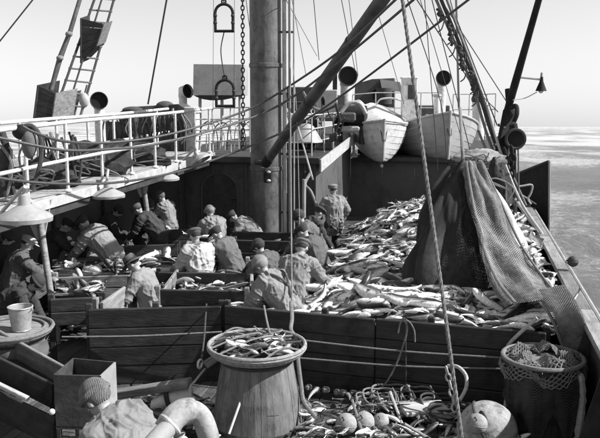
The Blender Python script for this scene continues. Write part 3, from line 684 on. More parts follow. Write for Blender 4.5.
lifeboat('larger lifeboat with shaded port bow, right of the pair', P(450.5, 113, 24.2), R(180-3), 6.6, 3.1, 1.2, R(1), False, .5)

# davits, locker and winch shapes around the boats
def davit(label, x, y0, y1, Y, dx, r=.05):
    a = P(x, y0, Y); a.z = H2+.06; b = P(x, y1, Y); d = dx*Y/FPX; t = thing('davit', label, 'davit', a)
    MB().tube(spl([a, b-ZD*.3, b+Vector((d*.4, 0, 0)), b+Vector((d, -.1, -.15))], 6), r, 10).build('arm', 'white_paint', t, True)
    MB().lathe(a, [(.14, 0), (.14, .05), (.08, .12)], 14).build('foot', 'white_paint', t, True)
davit('short curved white davit left of the left lifeboat', 354, 140, 101, 25, 10, .045)
davit('thin curved davit arm above the left lifeboat', 376, 140, 98, 27.5, 30, .03)
bxl = thing('deck_box', 'white upright box on the boat deck behind the left lifeboat', 'deck box', P(409, 140, 27))
MB().box(P(409, 99, 27), (.5, .5, 1.5), None, .02).build('body', 'white_paint', bxl); MB().box(P(409, 78, 27), (.56, .56, .06), None, .02).build('lid', 'white_paint', bxl); MB().box(P(411, 92, 26.7), (.22, .03, .5), None, .01).build('vent_panel', 'dark_steel', bxl)
bx2 = thing('deck_pillar', 'short white pillar with round cap behind the right lifeboat', 'pillar', P(479, 140, 27))
MB().tube([P(478, 140, 27), P(478, 102, 27)], .2, 14).build('post', 'white_paint', bx2, True); MB().ball(P(478, 99, 27), (.24, .24, .2)).build('cap', 'dark_steel', bx2, True)
bx3 = thing('bollard_post', 'narrow pale post between the ventilator and right lifeboat', 'post', P(437, 140, 27.2))
MB().tube([P(437, 140, 27.2), P(437, 96, 27.2)], .12, 12).build('post', 'white_paint', bx3, True); MB().lathe(P(437, 97, 27.2), [(.12, 0), (.16, .03), (.16, .1), (0, .12)], 12).build('cap', 'light_grey_paint', bx3, True)
fun = thing('engine_casing', 'dark low casing with ragged gear on the boat deck beside the boom', 'casing', P(375, 140, 31))
MB().prism([P(355, 84, 31), P(372, 79, 31), P(394, 78, 31), P(394, 108, 31), P(354, 112, 31)], (.2, 1.2, 0)).build('house', 'wall_steel', fun)
MB().prism([P(373, 90, 30.9), P(382, 88, 30.9), P(382, 97, 30.9), P(373, 99, 30.9)], (0, .03, 0)).build('window', 'interior_black', fun)
MB().tube([P(384, 88, 30.6), P(384, 104, 30.6)], .32, 16).build('drum', 'dark_steel', fun, True)
MB().prism([P(380, 79, 30.7), P(400, 82, 30.7), P(403, 92, 30.7), P(382, 90, 30.7)], (.1, .5, 0)).build('canvas', 'grey_paint', fun)
MB().box(P(432, 114, 31), (1.2, 1.2, .7), None, .03).build('house', 'wall_steel', fun)
# winch heap right of the boom: drums, shade, pipes
wi = thing('winch', 'cluttered deck winch with drums and pipes right of the boom', 'winch', P(312, 150, 21.5))
MB().tube([P(296, 132, 21), P(316, 131, 21.4)], .34, 18).build('drum', 'dark_steel', wi, True)
for x in (295, 306, 317): MB().tube([P(x, 131.5, 21.1), P(x+1.2, 131.5, 21.1)], .45, 18).build('flange', 'grey_paint', wi, True)
MB().lathe(P(306, 142, 20.3), [(.45, 0), (.42, .05), (.2, .42), (.1, .48), (0, .5)], 18).build('hood', 'grey_paint', wi, True)
for k in range(8):
    a = P(286+k*7.5, 140-random.random()*10, 22+random.random()); b = P(286+k*7.5+random.uniform(-8, 14), 96+random.random()*22, 22+random.random())
    MB().tube([a, (a+b)/2+Vector((random.uniform(-.2, .2), 0, 0)), b], random.choice((.02, .03, .045)), 7).build('pipe', random.choice(('light_grey_paint', 'dark_steel', 'dark_steel')), wi, True)
MB().box(P(300, 100, 24), (.9, .7, .8), None, .03).build('gear_box', 'dark_steel', wi)
MB().box(P(326, 104, 24.5), (.7, .7, .9), None, .03).build('gear_box', 'grey_paint', wi)
MB().box(P(332, 108, 27), (.9, .7, .9), None, .03).build('gear_box', 'wall_steel', wi)
mc = thing('windlass', 'dark windlass with curved white pipe left of the left lifeboat', 'windlass', P(350, 150, 24.6))
MB().tube([P(338, 116, 24.6), P(366, 117, 24.4)], .36, 18).build('drum', 'black_steel', mc, True)
MB().box(P(347, 117, 24.1), (.55, .35, .3), None, .06).build('gear_cover', 'spar_paint', mc)
MB().box(P(350, 129, 24.0), (.6, .35, .18), None, .05).build('gear_cover', 'grey_paint', mc)
MB().tube([P(340, 128, 24.3), P(340, 142, 24.3)], .1, 10).build('leg', 'dark_steel', mc, True); MB().tube([P(362, 124, 24.3), P(362, 144, 24.3)], .1, 10).build('leg', 'dark_steel', mc, True)
MB().tube(spl([P(341, 112, 23.8), P(350, 103, 23.8), P(360, 104, 23.8), P(366, 114, 23.8)], 6), .065, 10).build('curved_pipe', 'light_grey_paint', mc, True)
rb_ = random.Random(5)
for k in range(26):
    a = P(283+rb_.random()*52, 96+rb_.random()*46, 20.6+rb_.random()*2); L_ = rb_.uniform(.25, .9); d_ = Vector((rb_.uniform(-1, 1), rb_.uniform(-.3, .3), rb_.uniform(-.6, 1))).normalized()
    if k % 4 == 0: MB().box(a, (rb_.uniform(.15, .4), .2, rb_.uniform(.12, .3)), (Vector((math.cos(k), .3, math.sin(k)*.4)).normalized(), Vector((-.3, 1, 0)).normalized(), ZD), .04).build('block', rb_.choice(('dark_steel', 'spar_paint', 'black_steel')), wi)
    else: MB().tube(spl([a, a+d_*L_*.5+Vector((0, 0, rb_.uniform(-.15, .1))), a+d_*L_], 4), rb_.choice((.015, .02, .035)), 6).build('rod', rb_.choice(('light_grey_paint', 'dark_steel', 'rope_mid', 'dark_steel')), wi, True)
for k in range(3): MB().box(P(290+k*17, 144, 21.2+k*.4), (.5, .4, .3), None, .03).build('bed_plate', 'dark_steel', wi)
# ------------------------------------------------------------------ conical deck lamps
def lamp(label, x, y, wpx, Y, arm_to, m='grey_paint', tilt=(0, 0, 1)):
    c = P(x, y, Y); r = wpx/2*Y/FPX; t = thing('deck_lamp', label, 'lamp', c-ZD*.05)
    sh_ = MB().lathe(c, [(r*.98, -.05*r/.33), (r, 0), (r*.9, .035*r/.33), (r*.5, .1*r/.33), (r*.24, .15*r/.33), (r*.19, .27*r/.33), (r*.1, .29*r/.33), (0, .29*r/.33)] if m != 'black_steel' else [(r, 0), (r*.35, .2), (r*.25, .3), (0, .32)], 32, tilt).build('shade', m, t, True)
    MB().ball(c+Vector(tilt)*.03, (.06, .06, .08)).build('bulb', 'glass', sh_, True)
    top = c+Vector(tilt).normalized()*(.28*r/.33 if m != 'black_steel' else .31)
    MB().tube(spl([top, top+ZD*.08, arm_to], 5), .025, 8).build('arm', 'light_grey_paint', t, True)
    return t
lamp('largest pale conical deck lamp at the left edge below the railing', 25, 217, 55, 9.6, S(9.4, VI+.05, ZW-.1))
lamp('second pale conical deck lamp from the left under the walkway edge', 108, 195, 34, 13.6, P(108, 170, 14.2))
lamp('third pale conical deck lamp from the left under the walkway edge', 166, 178, 27, 17.0, P(172, 165, 17.6))
lamp('farthest pale conical deck lamp, tilted, at the end of the walkway', 200, 160, 22, 17.4, P(183, 160, 17.6), tilt=(-.5, .2, .85))
lp = lamp('small dark conical lamp on a thin arm beside the starboard derrick', 541, 91, 11, 16.6, P(541, 79, 16.6), 'black_steel')
MB().tube([P(517, 77, 16.6), P(541, 79.5, 16.6)], .022, 7).build('arm', 'grey_paint', lp, True)
MB().tube(spl([P(513, 100, 16.5), P(525, 98, 16.6), P(537, 92, 16.6)], 5), .01, 5).build('cable', 'grey_paint', lp, True)

# ------------------------------------------------------------------ starboard gallows, derrick, otter board
ds = thing('derrick', 'dark slim derrick leaning outboard above the starboard gallows', 'derrick', P(507, 112, 16.9))
d0 = P(507, 112, 16.9); d1 = P(541, -8, 15.5)
MB().tube([d0, d0.lerp(d1, .25), d0.lerp(d1, .7), d0.lerp(d1, 1.2)], [.08, .085, .07, .06], 12).build('spar', 'black_steel', ds, True)
MB().tube([d0+Vector((0, 0, .5)), d0+Vector((.02, -.1, .1)), d0+Vector((0, -.1, -.15))], .07, 8).build('heel', 'black_steel', ds, True)
gal = thing('gallows', 'dark steel trawl gallows with hanging sheave on the starboard rail', 'gallows', S(17, VB, 0))
g0 = S(16.0, VB-.25, 0); g1 = S(19.2, VB-.1, 0)
ga_, gb_ = P(492, 182, 16.2), P(507, 104, 16.8)
MB().prism([P(488, 186, 16.3), P(500, 186, 16.3), P(515, 112, 16.8), P(510, 103, 16.8), P(503, 110, 16.8)], (.12, .22, 0)).build('post', 'black_steel', gal)
MB().prism([P(511, 106, 17), P(515, 112, 17), P(516, 190, 17.4), P(509, 190, 17.4)], (.1, .3, 0)).build('post', 'black_steel', gal)
MB().tube([P(488, 186, 16.4), P(488, 232, 16.2)], .13, 10).build('leg', 'black_steel', gal, True)
MB().tube([P(512, 188, 17.5), P(512, 236, 17.5)], .12, 10).build('leg', 'black_steel', gal, True)
for k, (x, y) in enumerate(((499, 125), (495, 145), (504, 128), (500, 160))): MB().ball(P(x, y, 16.2), (.035, .03, .035), None, 8, 6).build('bolt_head', 'dark_steel', gal, True)
MB().tube(spl([P(510, 108, 16.7), P(516, 106, 16.6), P(517, 114, 16.5), P(514, 122, 16.5)], 5), .05, 8).build('hook', 'black_steel', gal, True)
MB().tube([P(515.5, 139, 16.25), P(515.8, 139, 16.6)], .22, 22).build('sheave', 'black_steel', gal, True)
MB().torus(P(515.5, 139, 16.22), .2, .035, (0, 1, 0), 22, 6).build('sheave_rim', 'dark_steel', gal, True)
MB().tube([P(513, 124, 16.4), P(515, 134, 16.4)], .09, 8).build('sheave_strop', 'black_steel', gal, True)
c1 = chain_mesh(MB(), [P(504, 148, 16.2), P(507, 166, 16.2), P(510, 182, 16.2)], .2, .028).build('chain', 'black_steel', None, True); tag(c1, 'left of two heavy chains hanging below the gallows', 'chain')
c2 = chain_mesh(MB(), [P(511, 146, 16.2), P(513, 160, 16.2), P(511, 178, 16.2)], .2, .028).build('chain', 'black_steel', None, True); tag(c2, 'right of two heavy chains hanging below the gallows', 'chain')
rope('wire_rope', 'thin wire falling from the sheave to the otter board', [P(518, 140, 16.3), P(518.5, 175, 16.8), P(518.5, 205, 17.3)], .018, 'rope_mid', 'wire rope')
ob = thing('otter_board', 'big dark otter board hanging outboard against the sea', 'otter board', P(530, 240, 18.8))
o4 = [P(511.5, 176, 19.2), P(549, 161, 18.2), P(548.5, 243, 18.2), P(522, 243, 18.9)]
MB().prism(o4, (.05, .09, 0)).build('panel', 'black_steel', ob)
MB().tube([o4[1]+Vector((.01, -.01, 0)), o4[2]+Vector((.01, -.01, 0))], .03, 8).build('edge_shoe', 'grey_paint', ob, True)
MB().tube([o4[0], o4[1]], .03, 8).build('edge_shoe', 'dark_steel', ob, True)
MB().tube(spl([P(513, 187, 18.0), P(522, 186, 18.0), P(532, 185, 18.0), P(531, 193, 18), P(528, 199, 18), P(531, 204, 18)], 4), .025, 7).build('bracket', 'galvanised', ob, True)
MB().tube([P(511, 188, 18.0), P(536, 204, 18.3)], .02, 6).build('bracket', 'galvanised', ob, True)
ld = thing('ladder', 'pale ladder lying along the starboard rail below the gallows', 'ladder', P(520, 210, 17.5))
ra = [P(500, 178, 19.5), P(512, 195, 17.8), P(546, 241, 14.6)]; rb = [P(487, 180, 19.3), P(501, 203, 17.4), P(530, 246, 14.4)]
MB().tube(spl(ra, 6), .045, 8).build('rail', 'light_grey_paint', ld, True); MB().tube(spl(rb, 6), .04, 8).build('rail', 'light_grey_paint', ld, True)
for k in range(6):
    t = (k+.5)/6; sa, sb = spl(ra, 6), spl(rb, 6); i_ = int(t*(len(sa)-1)); MB().tube([sa[i_], sb[i_]], .028, 7).build('rung', 'light_grey_paint', ld, True)
rope('rope', 'rope running down the starboard shrouds to the rail', [P(487, 105, 16.5), P(500, 150, 16.3), P(520, 200, 15.5), P(545, 238, 14.5)], .03, 'rope_pale')
rope('rope', 'second rope lying along the starboard rail beside the ladder', [P(478, 130, 17), P(492, 165, 16.4), P(507, 205, 15.6), P(528, 248, 14.2)], .028, 'rope_mid')
bl = thing('net_float', 'round dark float resting outside the starboard rail against the sea', 'float', P(573, 266, 11.4))
MB().ball(P(573, 261.5, 11.4), .085, None, 18, 12).build('sphere', 'dark_steel', bl, True); MB().torus(P(573, 261.5, 11.4), .085, .008, (0, 0, 1), 20, 5).build('seam', 'dark_steel', bl, True); MB().torus(P(567.5, 261.5, 11.4), .025, .008, (0, 1, 0), 10, 5).build('eye', 'dark_steel', bl, True)

# ================================================================== POUNDS
def pound_wall(label, p0, p1, ztop, n, hb, m='wet_wood', posts=2, thick=.06, seg=1, post_h=.06):
    p0 = Vector(p0); p1 = Vector(p1); p0.z = p1.z = ztop; t = thing('pound_wall', label, 'board wall', Vector((p0.x, p0.y, 0)))
    for s_ in range(seg):
        a = p0.lerp(p1, s_/seg); b = p0.lerp(p1, (s_+1)/seg-.002)
        for k in range(n):
            dz = ZD*(k*(hb+.005)); e = random.uniform(-.006, .006)
            board('plank', a-dz+ZD*e*(k == 0), b-dz-ZD*e*(k == 0), hb, thick, m, t, ch=.012, jit=.008)
    d = (p1-p0).normalized(); nrm = Vector((d.y, -d.x, 0)); tot = n*(hb+.005)
    for k in range(posts):
        c = p0.lerp(p1, k/(posts-1) if posts > 1 else .5)-nrm*(thick*.5+.05)
        MB().box(Vector((c.x, c.y, (ztop-tot*.0)/2+post_h/2-.0)), (.09, .08, ztop+post_h), (d, nrm, ZD), .012).build('post', m, t)
    return t
ZT = 1.08
FL, FM, FR = Z(88, 309, ZT), Z(225, 305.5, ZT), Z(547, 333, ZT)
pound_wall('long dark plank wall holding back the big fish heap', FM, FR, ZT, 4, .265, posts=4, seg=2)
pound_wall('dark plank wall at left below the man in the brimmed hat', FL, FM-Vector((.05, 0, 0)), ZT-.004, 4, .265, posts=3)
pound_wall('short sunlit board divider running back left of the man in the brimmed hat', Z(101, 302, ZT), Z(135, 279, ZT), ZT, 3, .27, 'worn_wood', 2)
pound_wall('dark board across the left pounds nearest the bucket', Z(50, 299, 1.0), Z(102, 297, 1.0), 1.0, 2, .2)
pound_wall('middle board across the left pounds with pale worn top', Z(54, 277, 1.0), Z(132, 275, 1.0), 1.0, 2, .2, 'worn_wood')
pound_wall('far board of the left pounds under the leaning man', Z(54, 264, 1.0), Z(128, 262, 1.0), 1.0, 2, .24)
pound_wall('dark board below the man in the white coat', Z(160, 289, 1.0), Z(252, 291, 1.0), 1.0, 3, .25)
pound_wall('dark board at knee height of the man in the white coat', Z(158, 272, 1.0), Z(252, 273.5, 1.0), 1.0, 3, .25)
pound_wall('short board behind the man in the dark knitted cap', Z(224, 259.5, 1.0), Z(252, 260, 1.0), 1.0, 3, .25)
pound_wall('board ahead of the stooping man in the striped jersey', Z(234, 240, 1.0), Z(290, 241, 1.0), 1.0, 3, .25)
pound_wall('long low board in front of the mast foot', Z(232, 231.5, 1.0), Z(296, 232.5, 1.0), 1.0, 2, .25)
pound_wall('far board at the left under the second stanchion', Z(112, 246, 1.0), Z(178, 244, 1.0), 1.0, 3, .25)
pound_wall('farthest left board under the lamp row', Z(150, 230, 1.0), Z(190, 229, 1.0), 1.0, 2, .25)
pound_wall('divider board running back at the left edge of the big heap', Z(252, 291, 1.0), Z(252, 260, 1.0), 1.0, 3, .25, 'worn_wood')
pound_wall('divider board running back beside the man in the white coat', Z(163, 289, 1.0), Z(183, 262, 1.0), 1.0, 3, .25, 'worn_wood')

def table(label, q, z, m='pale_wood', n=5):
    """slatted gutting table: q = four corner pixels (front left, front right, back right, back left)"""
    c = [Z(x, y, z) for x, y in q]; cen = sum(c, Vector())/4; t = thing('gutting_table', label, 'table', Vector((cen.x, cen.y, 0)))
    for k in range(n):
        a = c[0].lerp(c[3], (k+.5)/n); b = c[1].lerp(c[2], (k+.5)/n); wd = (c[3]-c[0]).length/n
        board('slat', a, b, .04, wd-.01, m, t, ch=.006)
    for p in c:
        pp = p.lerp(cen, .12); MB().box(Vector((pp.x, pp.y, (z-.04)/2)), (.07, .07, z-.042), None, .008).build('leg', 'wet_wood', t)
    return t
TB1 = [(58, 273, ), (128, 271), (126, 264), (60, 266)]
table('pale slatted gutting table between the left pound boards', [(58, 274), (128, 272), (126, 265), (60, 267)], .93)
table('slatted gutting table behind the leaning man at far left', [(62, 261), (124, 259), (122, 251), (66, 253)], .95, 'worn_wood')
table('gutting table under the second stanchion with white fish', [(122, 271), (168, 270), (190, 258), (142, 258)], .97)
table('low fish tray table behind the nearest left board', [(52, 294), (100, 293), (103, 281), (56, 282)], .8, 'worn_wood')
table('gutting table between the far pairs of men', [(186, 243), (222, 243), (224, 236), (190, 236)], .95, 'worn_wood')

# ================================================================== FISH
def fish_geo(kind, bend, droop, seg=10, flip=1):
    if kind == 0:   # cod
        t = np.array([0, .03, .1, .2, .33, .48, .63, .78, .9, .97]); h = np.array([.014, .055, .098, .128, .14, .122, .088, .052, .028, .026]); wr = .6
    elif kind == 1:  # redfish, deep bodied
        t = np.array([0, .03, .1, .2, .35, .5, .65, .8, .9, .97]); h = np.array([.01, .06, .12, .16, .175, .155, .115, .065, .035, .032]); wr = .42
    elif kind == 2:  # slim ling / catfish
        t = np.array([0, .03, .1, .2, .35, .5, .65, .8, .9, .97]); h = np.array([.015, .05, .08, .092, .095, .086, .07, .046, .026, .02]); wr = .72
    else:           # flatfish
        t = np.array([0, .04, .12, .25, .4, .55, .7, .82, .92, .98]); h = np.array([.012, .06, .14, .22, .25, .22, .15, .075, .03, .028]); wr = .14
    x = .5-t; V = []; T = []; F = []
    for xi, hi in zip(x, h):
        for k in range(seg):
            a = 2*math.pi*k/seg; cy, cz = math.cos(a), math.sin(a)
            V.append((xi, hi*cy+(-.012 if kind == 0 else 0)*(1 if cy < 0 else 0), hi*wr*cz)); s_ = (1-cy)/2
            if kind == 3: tn = .12 if cz*flip > 0 else .75
            else: tn = .045+.83*min(1, max(0, (s_-.36)/.26))
            T.append(tn)
    n = len(x)
    for i in range(n-1):
        for k in range(seg): F.append((i*seg+k, i*seg+(k+1) % seg, (i+1)*seg+(k+1) % seg, (i+1)*seg+k))
    F.append(tuple(range(seg)))
    def fin(pts, tone):
        b = len(V)
        for p in pts: V.append(p); T.append(tone)
        F.append(tuple(range(b, b+len(pts))))
    hb = h[-1]
    fin([(-.46, hb, .004), (-.565, .085, .012), (-.54, 0, 0), (-.46, 0, -.004)], .16); fin([(-.46, 0, .004), (-.54, 0, 0), (-.565, -.085, -.012), (-.46, -hb, -.004)], .2)
    if kind != 3:
        hm = h.max()
        fin([(.2, hm*.85, 0), (.12, hm*1.5, .01), (.02, hm*1.25, 0), (-.02, hm*.8, 0)], .13); fin([(-.04, hm*.8, 0), (-.1, hm*1.25, .01), (-.22, hm*.75, 0), (-.24, hm*.5, 0)], .13)
        fin([(-.04, -hm*.85, 0), (-.1, -hm*1.2, .01), (-.25, -hm*.75, 0), (-.26, -hm*.5, 0)], .4)
        for sg in (1, -1): fin([(.22, -.01, sg*hm*wr*.97), (.1, -.045, sg*(hm*wr*1.35)), (.09, .0, sg*(hm*wr*1.35)), (.16, .015, sg*hm*wr*1.0)], .22)
        # gill slit and eye
        for sg in (1, -1):
            b = len(V); ex, ey = .415, h[2]*.28; ez = sg*h[2]*wr*.93; rr_ = .012
            for d in ((rr_, 0, 0), (0, rr_, 0), (-rr_, 0, 0), (0, -rr_, 0), (0, 0, sg*rr_*.6)): V.append((ex+d[0], ey+d[1], ez+d[2])); T.append(.015)
            F.extend([(b, b+1, b+4), (b+1, b+2, b+4), (b+2, b+3, b+4), (b+3, b, b+4)])
    V = np.array(V); V[:, 1] += bend*(V[:, 0]**2-.08)*1.0+.12*bend*np.sin(V[:, 0]*7); V[:, 2] += -droop*(V[:, 0]**2)
    return V, F, np.array(T)
VAR = []
for kd, cnt in ((0, 5), (1, 2), (2, 2), (3, 1)):
    for j in range(cnt): VAR.append((kd, fish_geo(kd, rng.uniform(-.5, .5), rng.uniform(-.05, .55), 10, 1 if j % 2 else -1), fish_geo(kd, rng.uniform(-.5, .5), rng.uniform(-.05, .5), 7, 1 if j % 2 else -1)))
FME = []
for kd, (V, F, T), _ in VAR:
    me = bpy.data.meshes.new('fish'); me.from_pydata(V.tolist(), [], F); me.shade_smooth()
    at = me.attributes.new('tone', 'FLOAT', 'POINT'); at.data.foreach_set('value', T.astype(np.float32)); me.materials.append(M['fish_skin']); FME.append(me)
PICK = [0, 1, 2, 3, 4, 5, 6, 7, 8, 9]; PW = np.array([.15, .15, .15, .14, .13, .07, .07, .05, .05, .04])
KL = {0: (.34, .86), 1: (.28, .48), 2: (.5, .95), 3: (.3, .5)}
def fish_rot(nrm, yaw, roll):
    n = Vector(nrm).normalized(); X = Vector((math.cos(yaw), math.sin(yaw), 0)); X = (X-n*X.dot(n)).normalized(); Y = n.cross(X)
    m = Matrix((X, Y, n)).transposed(); return m @ Matrix.Rotation(roll, 3, 'X')
def inpoly(x, y, poly):
    c = False; n = len(poly)
    for i in range(n):
        x1, y1 = poly[i]; x2, y2 = poly[(i+1) % n]
        if (y1 > y) != (y2 > y) and x < (x2-x1)*(y-y1)/(y2-y1)+x1: c = not c
    return c
class Stuff:
    def __init__(s): s.V = []; s.F = []; s.T = []; s.n = 0
    def add(s, geo, mt, loc, L, mul):
        V, F, T = geo; A = np.array(mt)
        s.V.append((V*L) @ A.T+np.array(loc)); s.F += [tuple(i+s.n for i in f) for f in F]; s.T.append(np.clip(T*mul, 0, .85)); s.n += len(V)
    def build(s, name, label, cat):
        V = np.concatenate(s.V); me = bpy.data.meshes.new(name); me.from_pydata(V.tolist(), [], s.F); me.shade_smooth()
        a = me.attributes.new('tone', 'FLOAT', 'POINT'); a.data.foreach_set('value', np.concatenate(s.T).astype(np.float32)); me.materials.append(M['fish_skin'])
        o = bpy.data.objects.new(name, me); COL.objects.link(o); return tag(o, label, cat, None, 'stuff')
def place(i, loc, mt, L, label, group):
    o = bpy.data.objects.new('fish', FME[i]); COL.objects.link(o); m4 = mt.to_4x4(); o.matrix_world = Matrix.Translation(loc) @ m4 @ Matrix.Diagonal((L, L, L, 1))
    return tag(o, label, 'fish', group)
# ---- main heap
def heap_h(x, y):
    base = 1.06+.0*y
    s_ = x*math.cos(AX)-y*math.sin(AX)                        # across the ship
    base += .16*max(0, min(1, (s_-.3)/1.0))                   # banked up against the bulwark
    base -= .35*max(0, min(1, (-1.35-s_)/1.6))
    base += .07*math.sin(x*2.3+1.2)*math.sin(y*1.7)+.05*math.sin(x*4.1+y*3.3)
    if y > 13: base -= .012*(y-13)
    d0 = (y-(FM.y+(FR.y-FM.y)*(x-FM.x)/(FR.x-FM.x)))
    base -= .05*max(0, 1-d0/.5)
    return base
polyW = [(Z(306, 312, 1.0).x, Z(306, 312, 1.0).y)]
nd = Vector((FR.y-FM.y, -(FR.x-FM.x), 0)).normalized()*-1
def off(p, d): return (p.x+nd.x*d, p.y+nd.y*d)
HP = [off(FM.lerp(FR, .02), .16), off(FR, .16), tuple(S(9.2, VB-.22, 0).xy), tuple(S(22.4, VB-.22, 0).xy), tuple(S(22.4, -1.9, 0).xy), tuple(Z(352, 226, .95).xy), tuple(Z(338, 262, .95).xy), tuple(Z(312, 292, .95).xy), tuple(Z(252, 292, .95).xy)]
xs = [p[0] for p in HP]; ys = [p[1] for p in HP]
st = Stuff()
gx_ = np.linspace(min(xs), max(xs), 60); gy_ = np.linspace(min(ys), max(ys), 130); GV = []; GI = {}; GF = []
for i, a in enumerate(gx_):
    for j, b in enumerate(gy_):
        if inpoly(a, b, HP): GI[(i, j)] = len(GV); GV.append((a, b, heap_h(a, b)-.1+.05*noise.noise(Vector((a*5, b*5, 0)))))
for (i, j), k in GI.items():
    if (i+1, j) in GI and (i, j+1) in GI and (i+1, j+1) in GI: GF.append((k, GI[(i+1, j)], GI[(i+1, j+1)], GI[(i, j+1)]))
hm_ = bpy.data.meshes.new('fish_heap'); hm_.from_pydata(GV, [], GF); hm_.shade_smooth(); hm_.materials.append(M['fish_base'])
ho = bpy.data.objects.new('fish_heap_base', hm_); COL.objects.link(ho); tag(ho, 'dark base surface filling the gaps under the fish of the big heap', 'fish heap', None, 'stuff')  # dark filler sheet below the fish, closes the gaps between them
def scatter(poly, hfun, N, nind, label, group, stuffobj, lift=(-.05, .05), Ls=1.0, tilt=.17, front=True, kinds=None):
    px_ = [p[0] for p in poly]; py_ = [p[1] for p in poly]; pts = []
    while len(pts) < N:
        x = rng.uniform(min(px_), max(px_)); y = rng.uniform(min(py_), max(py_))
        if inpoly(x, y, poly): pts.append((x, y, rng.uniform(*lift)))
    order = sorted(range(N), key=lambda k: (pts[k][1]-9*3.2*pts[k][2]) if front else -pts[k][2])
    indiv = set(order[:nind])
    for k, (x, y, l) in enumerate(pts):
        i = int(rng.choice(kinds if kinds else PICK, p=None if kinds else PW)); kd = VAR[i][0]; L = rng.uniform(*KL[kd])*Ls
        e = .15; nx = -(hfun(x+e, y)-hfun(x-e, y))/(2*e)+rng.normal(0, tilt); ny = -(hfun(x, y+e)-hfun(x, y-e))/(2*e)+rng.normal(0, tilt)
        yaw = rng.normal(R(10), R(38)) if rng.random() < .6 else rng.uniform(0, 6.28)
        if stuffobj is st:
            d0 = (Vector((x, y, 0))-Vector((FM.x, FM.y, 0))).dot(nd); ds = VB-(x*math.cos(AX)-y*math.sin(AX))
            if d0 < .55: yaw = math.atan2(FR.y-FM.y, FR.x-FM.x)+rng.normal(0, .14)
            elif ds < .45: yaw = math.pi/2-AX+rng.normal(0, .25)
        if rng.random() < .5: yaw += math.pi
        mt = fish_rot((nx, ny, 1), yaw, rng.normal(0, .5) if rng.random() < .7 else math.pi+rng.normal(0, .5)); loc = Vector((x, y, hfun(x, y)+l))
        if k in indiv:
            kn_ = ('cod-like fish', 'deep-bodied fish', 'long slim fish', 'flatfish')[kd]
            if 'big heap' in label:
                s_ = x*math.cos(AX)-y*math.sin(AX); zn = 'against the starboard bulwark' if s_ > .75 else ('just behind the long plank wall' if y < 11.2 else ('in the middle of the big heap' if y < 14 else 'towards the far end of the big heap'))
                place(i, loc, mt, L, ('large ' if L > .6 else 'small ')+kn_+' on the fish heap '+zn, 'fish on the big heap')
            else: place(i, loc, mt, L, label.replace('fish', kn_, 1), group)
        else: stuffobj.add(VAR[i][2], mt, loc, L, rng.uniform(.4, 1.25)*(.7 if stuffobj is not st else 1))
scatter(HP, heap_h, 2300, 215, 'wet fish lying on top of the big heap behind the long plank wall', 'fish on top of the big heap', st)
st.build('fish_heap', 'great heap of wet fish filling the main pound', 'fish heap')

# ---- fish on tables and in small pounds, litter on the deck, fish in the tub basket
st2 = Stuff()
def zpoly(q, z): return [tuple(Z(x, y, z).xy) for x, y in q]
for q, z, N, ni, lab in (([(60, 273), (96, 273), (96, 266), (62, 267)], .95, 12, 4, 'fish on the pale slatted table at the left'),
                    ([(108, 273), (128, 272), (128, 266), (110, 266)], .99, 16, 6, 'white fish on the right end of the pale slatted table'),
                    ([(140, 270), (166, 269), (182, 259), (150, 259)], 1.0, 18, 8, 'white fish on the table under the second stanchion'),
                    ([(55, 293), (98, 292), (101, 283), (58, 284)], .84, 22, 8, 'fish in the low tray behind the nearest left board'),
                    ([(170, 296), (250, 298), (248, 276), (175, 276)], .78, 60, 8, 'fish in the pound below the man in the white coat'),
                    ([(190, 242), (221, 242), (222, 237), (192, 237)], .98, 10, 4, 'fish on the table between the far men'),
                    ([(260, 262), (300, 262), (320, 236), (270, 236)], .72, 60, 0, 'fish'),
                    ([(100, 262), (170, 262), (172, 250), (112, 250)], .7, 40, 0, 'fish'),
                    ([(62, 330), (100, 330), (100, 306), (62, 306)], .25, 30, 0, 'fish')):
    scatter(zpoly(q, z), lambda x, y, z=z: z, N, ni, lab, lab, st2, (0, .09), .72, .25)
lit = [(118, 405), (200, 392), (215, 420), (205, 460), (120, 460)]
scatter(zpoly(lit, .1), lambda x, y: .1, 60, 8, 'fish scraps lying on the deck left of the large tub', 'fish on the deck by the tub', st2, (-.03, .1), .6, .3)
lit2 = [(300, 398), (430, 400), (520, 415), (520, 455), (300, 455)]
scatter(zpoly(lit2, .1), lambda x, y: .1+.05*math.sin(x*5)*math.sin(y*4), 240, 26, 'fish lying on the deck in front of the long plank wall', 'fish on the deck before the wall', st2, (-.04, .1), .42, .3)
TUB = Vector((Z(257, 349, .97).x, Z(257, 349, .97).y, 0)); TUB2 = Vector((Z(543, 357, .97).x, Z(543, 357, .97).y, 0))
circ = [(TUB.x+.44*math.cos(a), TUB.y+.44*math.sin(a)) for a in np.linspace(0, 6.28, 14)[:-1]]
scatter(circ, lambda x, y: 1.0+.05*math.cos(4*(x-TUB.x)), 44, 14, 'fish heaped in the round basket on the large tub', 'fish in the tub basket', st2, (-.03, .04), .5, .22)
st2.build('fish_litter', 'small fish and scraps scattered over deck and trays', 'fish scraps')

